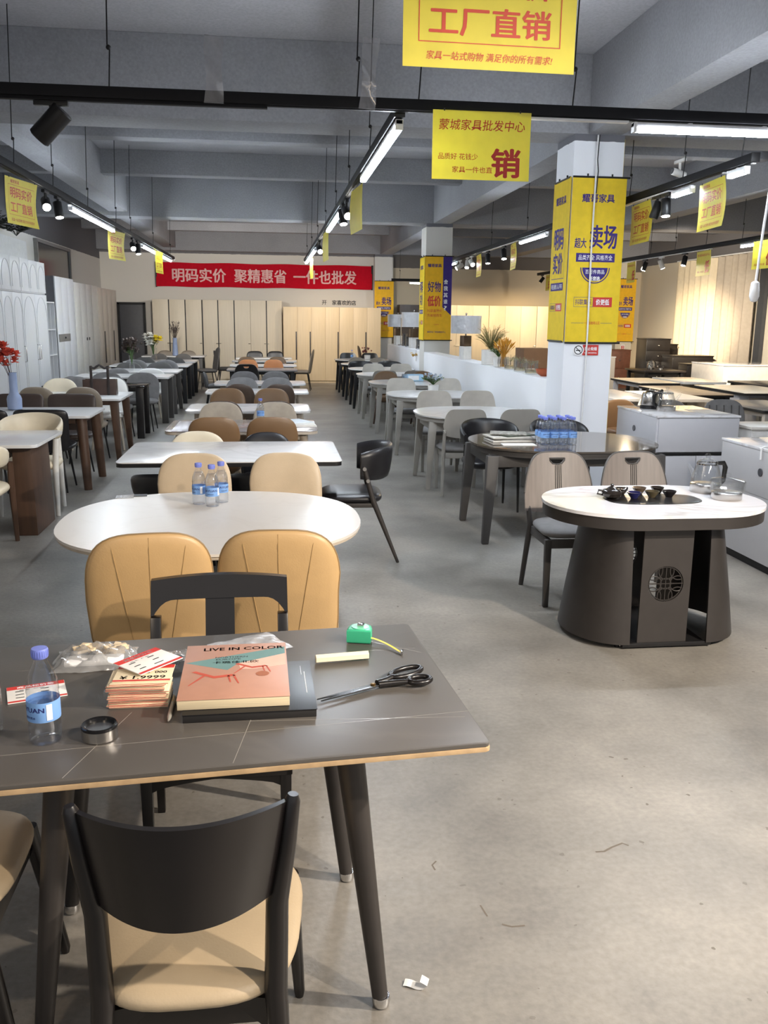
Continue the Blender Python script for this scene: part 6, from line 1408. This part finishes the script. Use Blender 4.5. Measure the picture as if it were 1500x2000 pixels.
def kettle(label, loc, rz, group='glass kettles'):
    t = thing('glass_kettle', label, 'kettle', loc, rz, group)
    b = new_bm(); lathe(b, [(.085, 0), (.088, .004), (.088, .045), (.084, .048)], n=30); part('steel_base', b, STEEL, t); b = new_bm(); lathe(b, [(.086, .049), (.084, .08), (.07, .13), (.058, .165), (.055, .165), (.067, .13), (.081, .08), (.083, .051)], n=30, caps=False); part('glass_body', b, GLASS, t)
    b = new_bm(); lathe(b, [(.06, .166), (.058, .175), (.03, .19), (.012, .194), (.011, .202), (.018, .212), (.012, .222), (.001, .224)], n=24, caps=False); part('lid', b, GLASS, t); b = new_bm(); lathe(b, [(.0605, .160), (.0605, .168)], n=24, caps=False); part('steel_ring', b, CHROME, t)
    b = new_bm(); tube(b, [(-.075, 0, .09), (-.10, 0, .13), (-.125, 0, .165)], [.018, .012, .008], 10, False); part('spout', b, GLASS, t)
    b = new_bm(); tube(b, [(.058, 0, .165), (.105, 0, .165), (.118, 0, .14), (.112, 0, .06), (.085, 0, .03)], [.011, .014, .016, .014, .01], 10, flat=.7); part('handle', b, mat('black_handle', '#141414', .25), t); return t
kettle('glass kettle with a steel base on the tea table', (2.50, 4.84, .756), .1)
t = thing('glass_tank', 'round glass water tank with a steel base on the tea table, nearer than the kettle', 'glass pot', (2.515, 4.62, .756))
b = new_bm(); lathe(b, [(.08, 0), (.083, .004), (.083, .038), (.08, .04)], n=30); part('steel_base', b, STEEL, t); b = new_bm(); lathe(b, [(.078, .041), (.094, .05), (.096, .10), (.09, .10), (.086, .052)], n=32, caps=False); part('glass_body', b, GLASS, t); b = new_bm(); lathe(b, [(.094, .101), (.09, .108), (.03, .118), (.01, .12), (.009, .128), (.016, .136), (.009, .145), (.001, .146)], n=28, caps=False); part('lid', b, GLASS, t)
kettle('glass kettle on the marble top of the island cabinet', (3.68, 8.02, .9008), PI - .3)
t = thing('electric_kettle', 'silver kettle with a thick black handle beside the glass kettle on the island cabinet', 'kettle', (3.62, 8.26, .9008), .5); b = new_bm(); lathe(b, [(.08, .03), (.085, .04), (.075, .14), (.06, .16), (.001, .17)], n=26); part('body', b, STEEL, t); b = new_bm(); lathe(b, [(.085, 0), (.09, .004), (.088, .03)], n=26); part('black_base', b, BLACK, t)
b = new_bm(); tube(b, [(.05, -.06, .155), (.02, -.115, .175), (-.02, -.135, .13), (-.01, -.125, .05), (.02, -.085, .03)], [.014, .017, .018, .017, .014], 10); part('handle', b, mat('black_handle', '#141414', .25), t)
b = new_bm(); lathe(b, [(.05, .168), (.04, .176), (.012, .18), (.012, .19), (.001, .192)], n=18); part('lid', b, CHROME, t)
papers('placemat', 'thin pale mat on the island cabinet beside the kettle', 'mat', 4.05, 7.95, .25, .4, .002, 0, mat('pale_mat', '#c4bfb8', .4), .9005)
kettle('glass and steel kettle on the far dark tea table', (8.25, 18.9, .701), .3)
t = thing('glass_tank', 'glass pot beside the kettle on the far dark tea table', 'glass pot', (8.45, 18.85, .701)); b = new_bm(); lathe(b, [(.07, 0), (.07, .03)], n=20); part('steel_base', b, STEEL, t); b = new_bm(); lathe(b, [(.07, .031), (.08, .05), (.08, .1), (.076, .1)], n=20, caps=False); part('glass_body', b, GLASS, t)
t = thing('extension_cable', 'white cord lying over the nearest island cabinet top at the right edge', 'cord', (3.6, 5.75, .866)); b = new_bm(); tube(b, [(.35, .25, .0075), (.2, .3, .009), (.1, .35, .03), (.02, .3, .009), (-.05, .1, .0075), (-.195, .05, .009), (-.221, .045, .0), (-.222, .04, -.08)], .006, 8); part('cable', b, WHITEP, t)
b = new_bm(); bx(b, .1, .34, .02, .03, .001, .004); bx(b, .05, .22, -.1, -.09, .001, .004); part('strap', b, BLACK, t)
# dark scuffs worn into the concrete by the near table
fl = bpy.data.objects['floor']
for pts, r in [([(1.041, 2.541), (1.071, 2.541), (1.105, 2.561), (1.149, 2.58), (1.165, 2.564)], 0.004), ([(0.641, 2.222), (0.667, 2.208), (0.706, 2.209)], 0.003), ([(0.506, 2.547), (0.489, 2.527), (0.494, 2.499)], 0.003), ([(0.598, 2.313), (0.607, 2.26)], 0.0025)]:
    b = new_bm(); tube(b, [(x, y, .0005) for x, y in pts], r, 5, flat=1)
    for v in b.verts: v.co.z = .0006 + max(0, v.co.z)*.02
    link('scuff_mark', mesh(b, 'scuff_mark', mat('scuff_dirt', '#6a6157', .8)), fl)
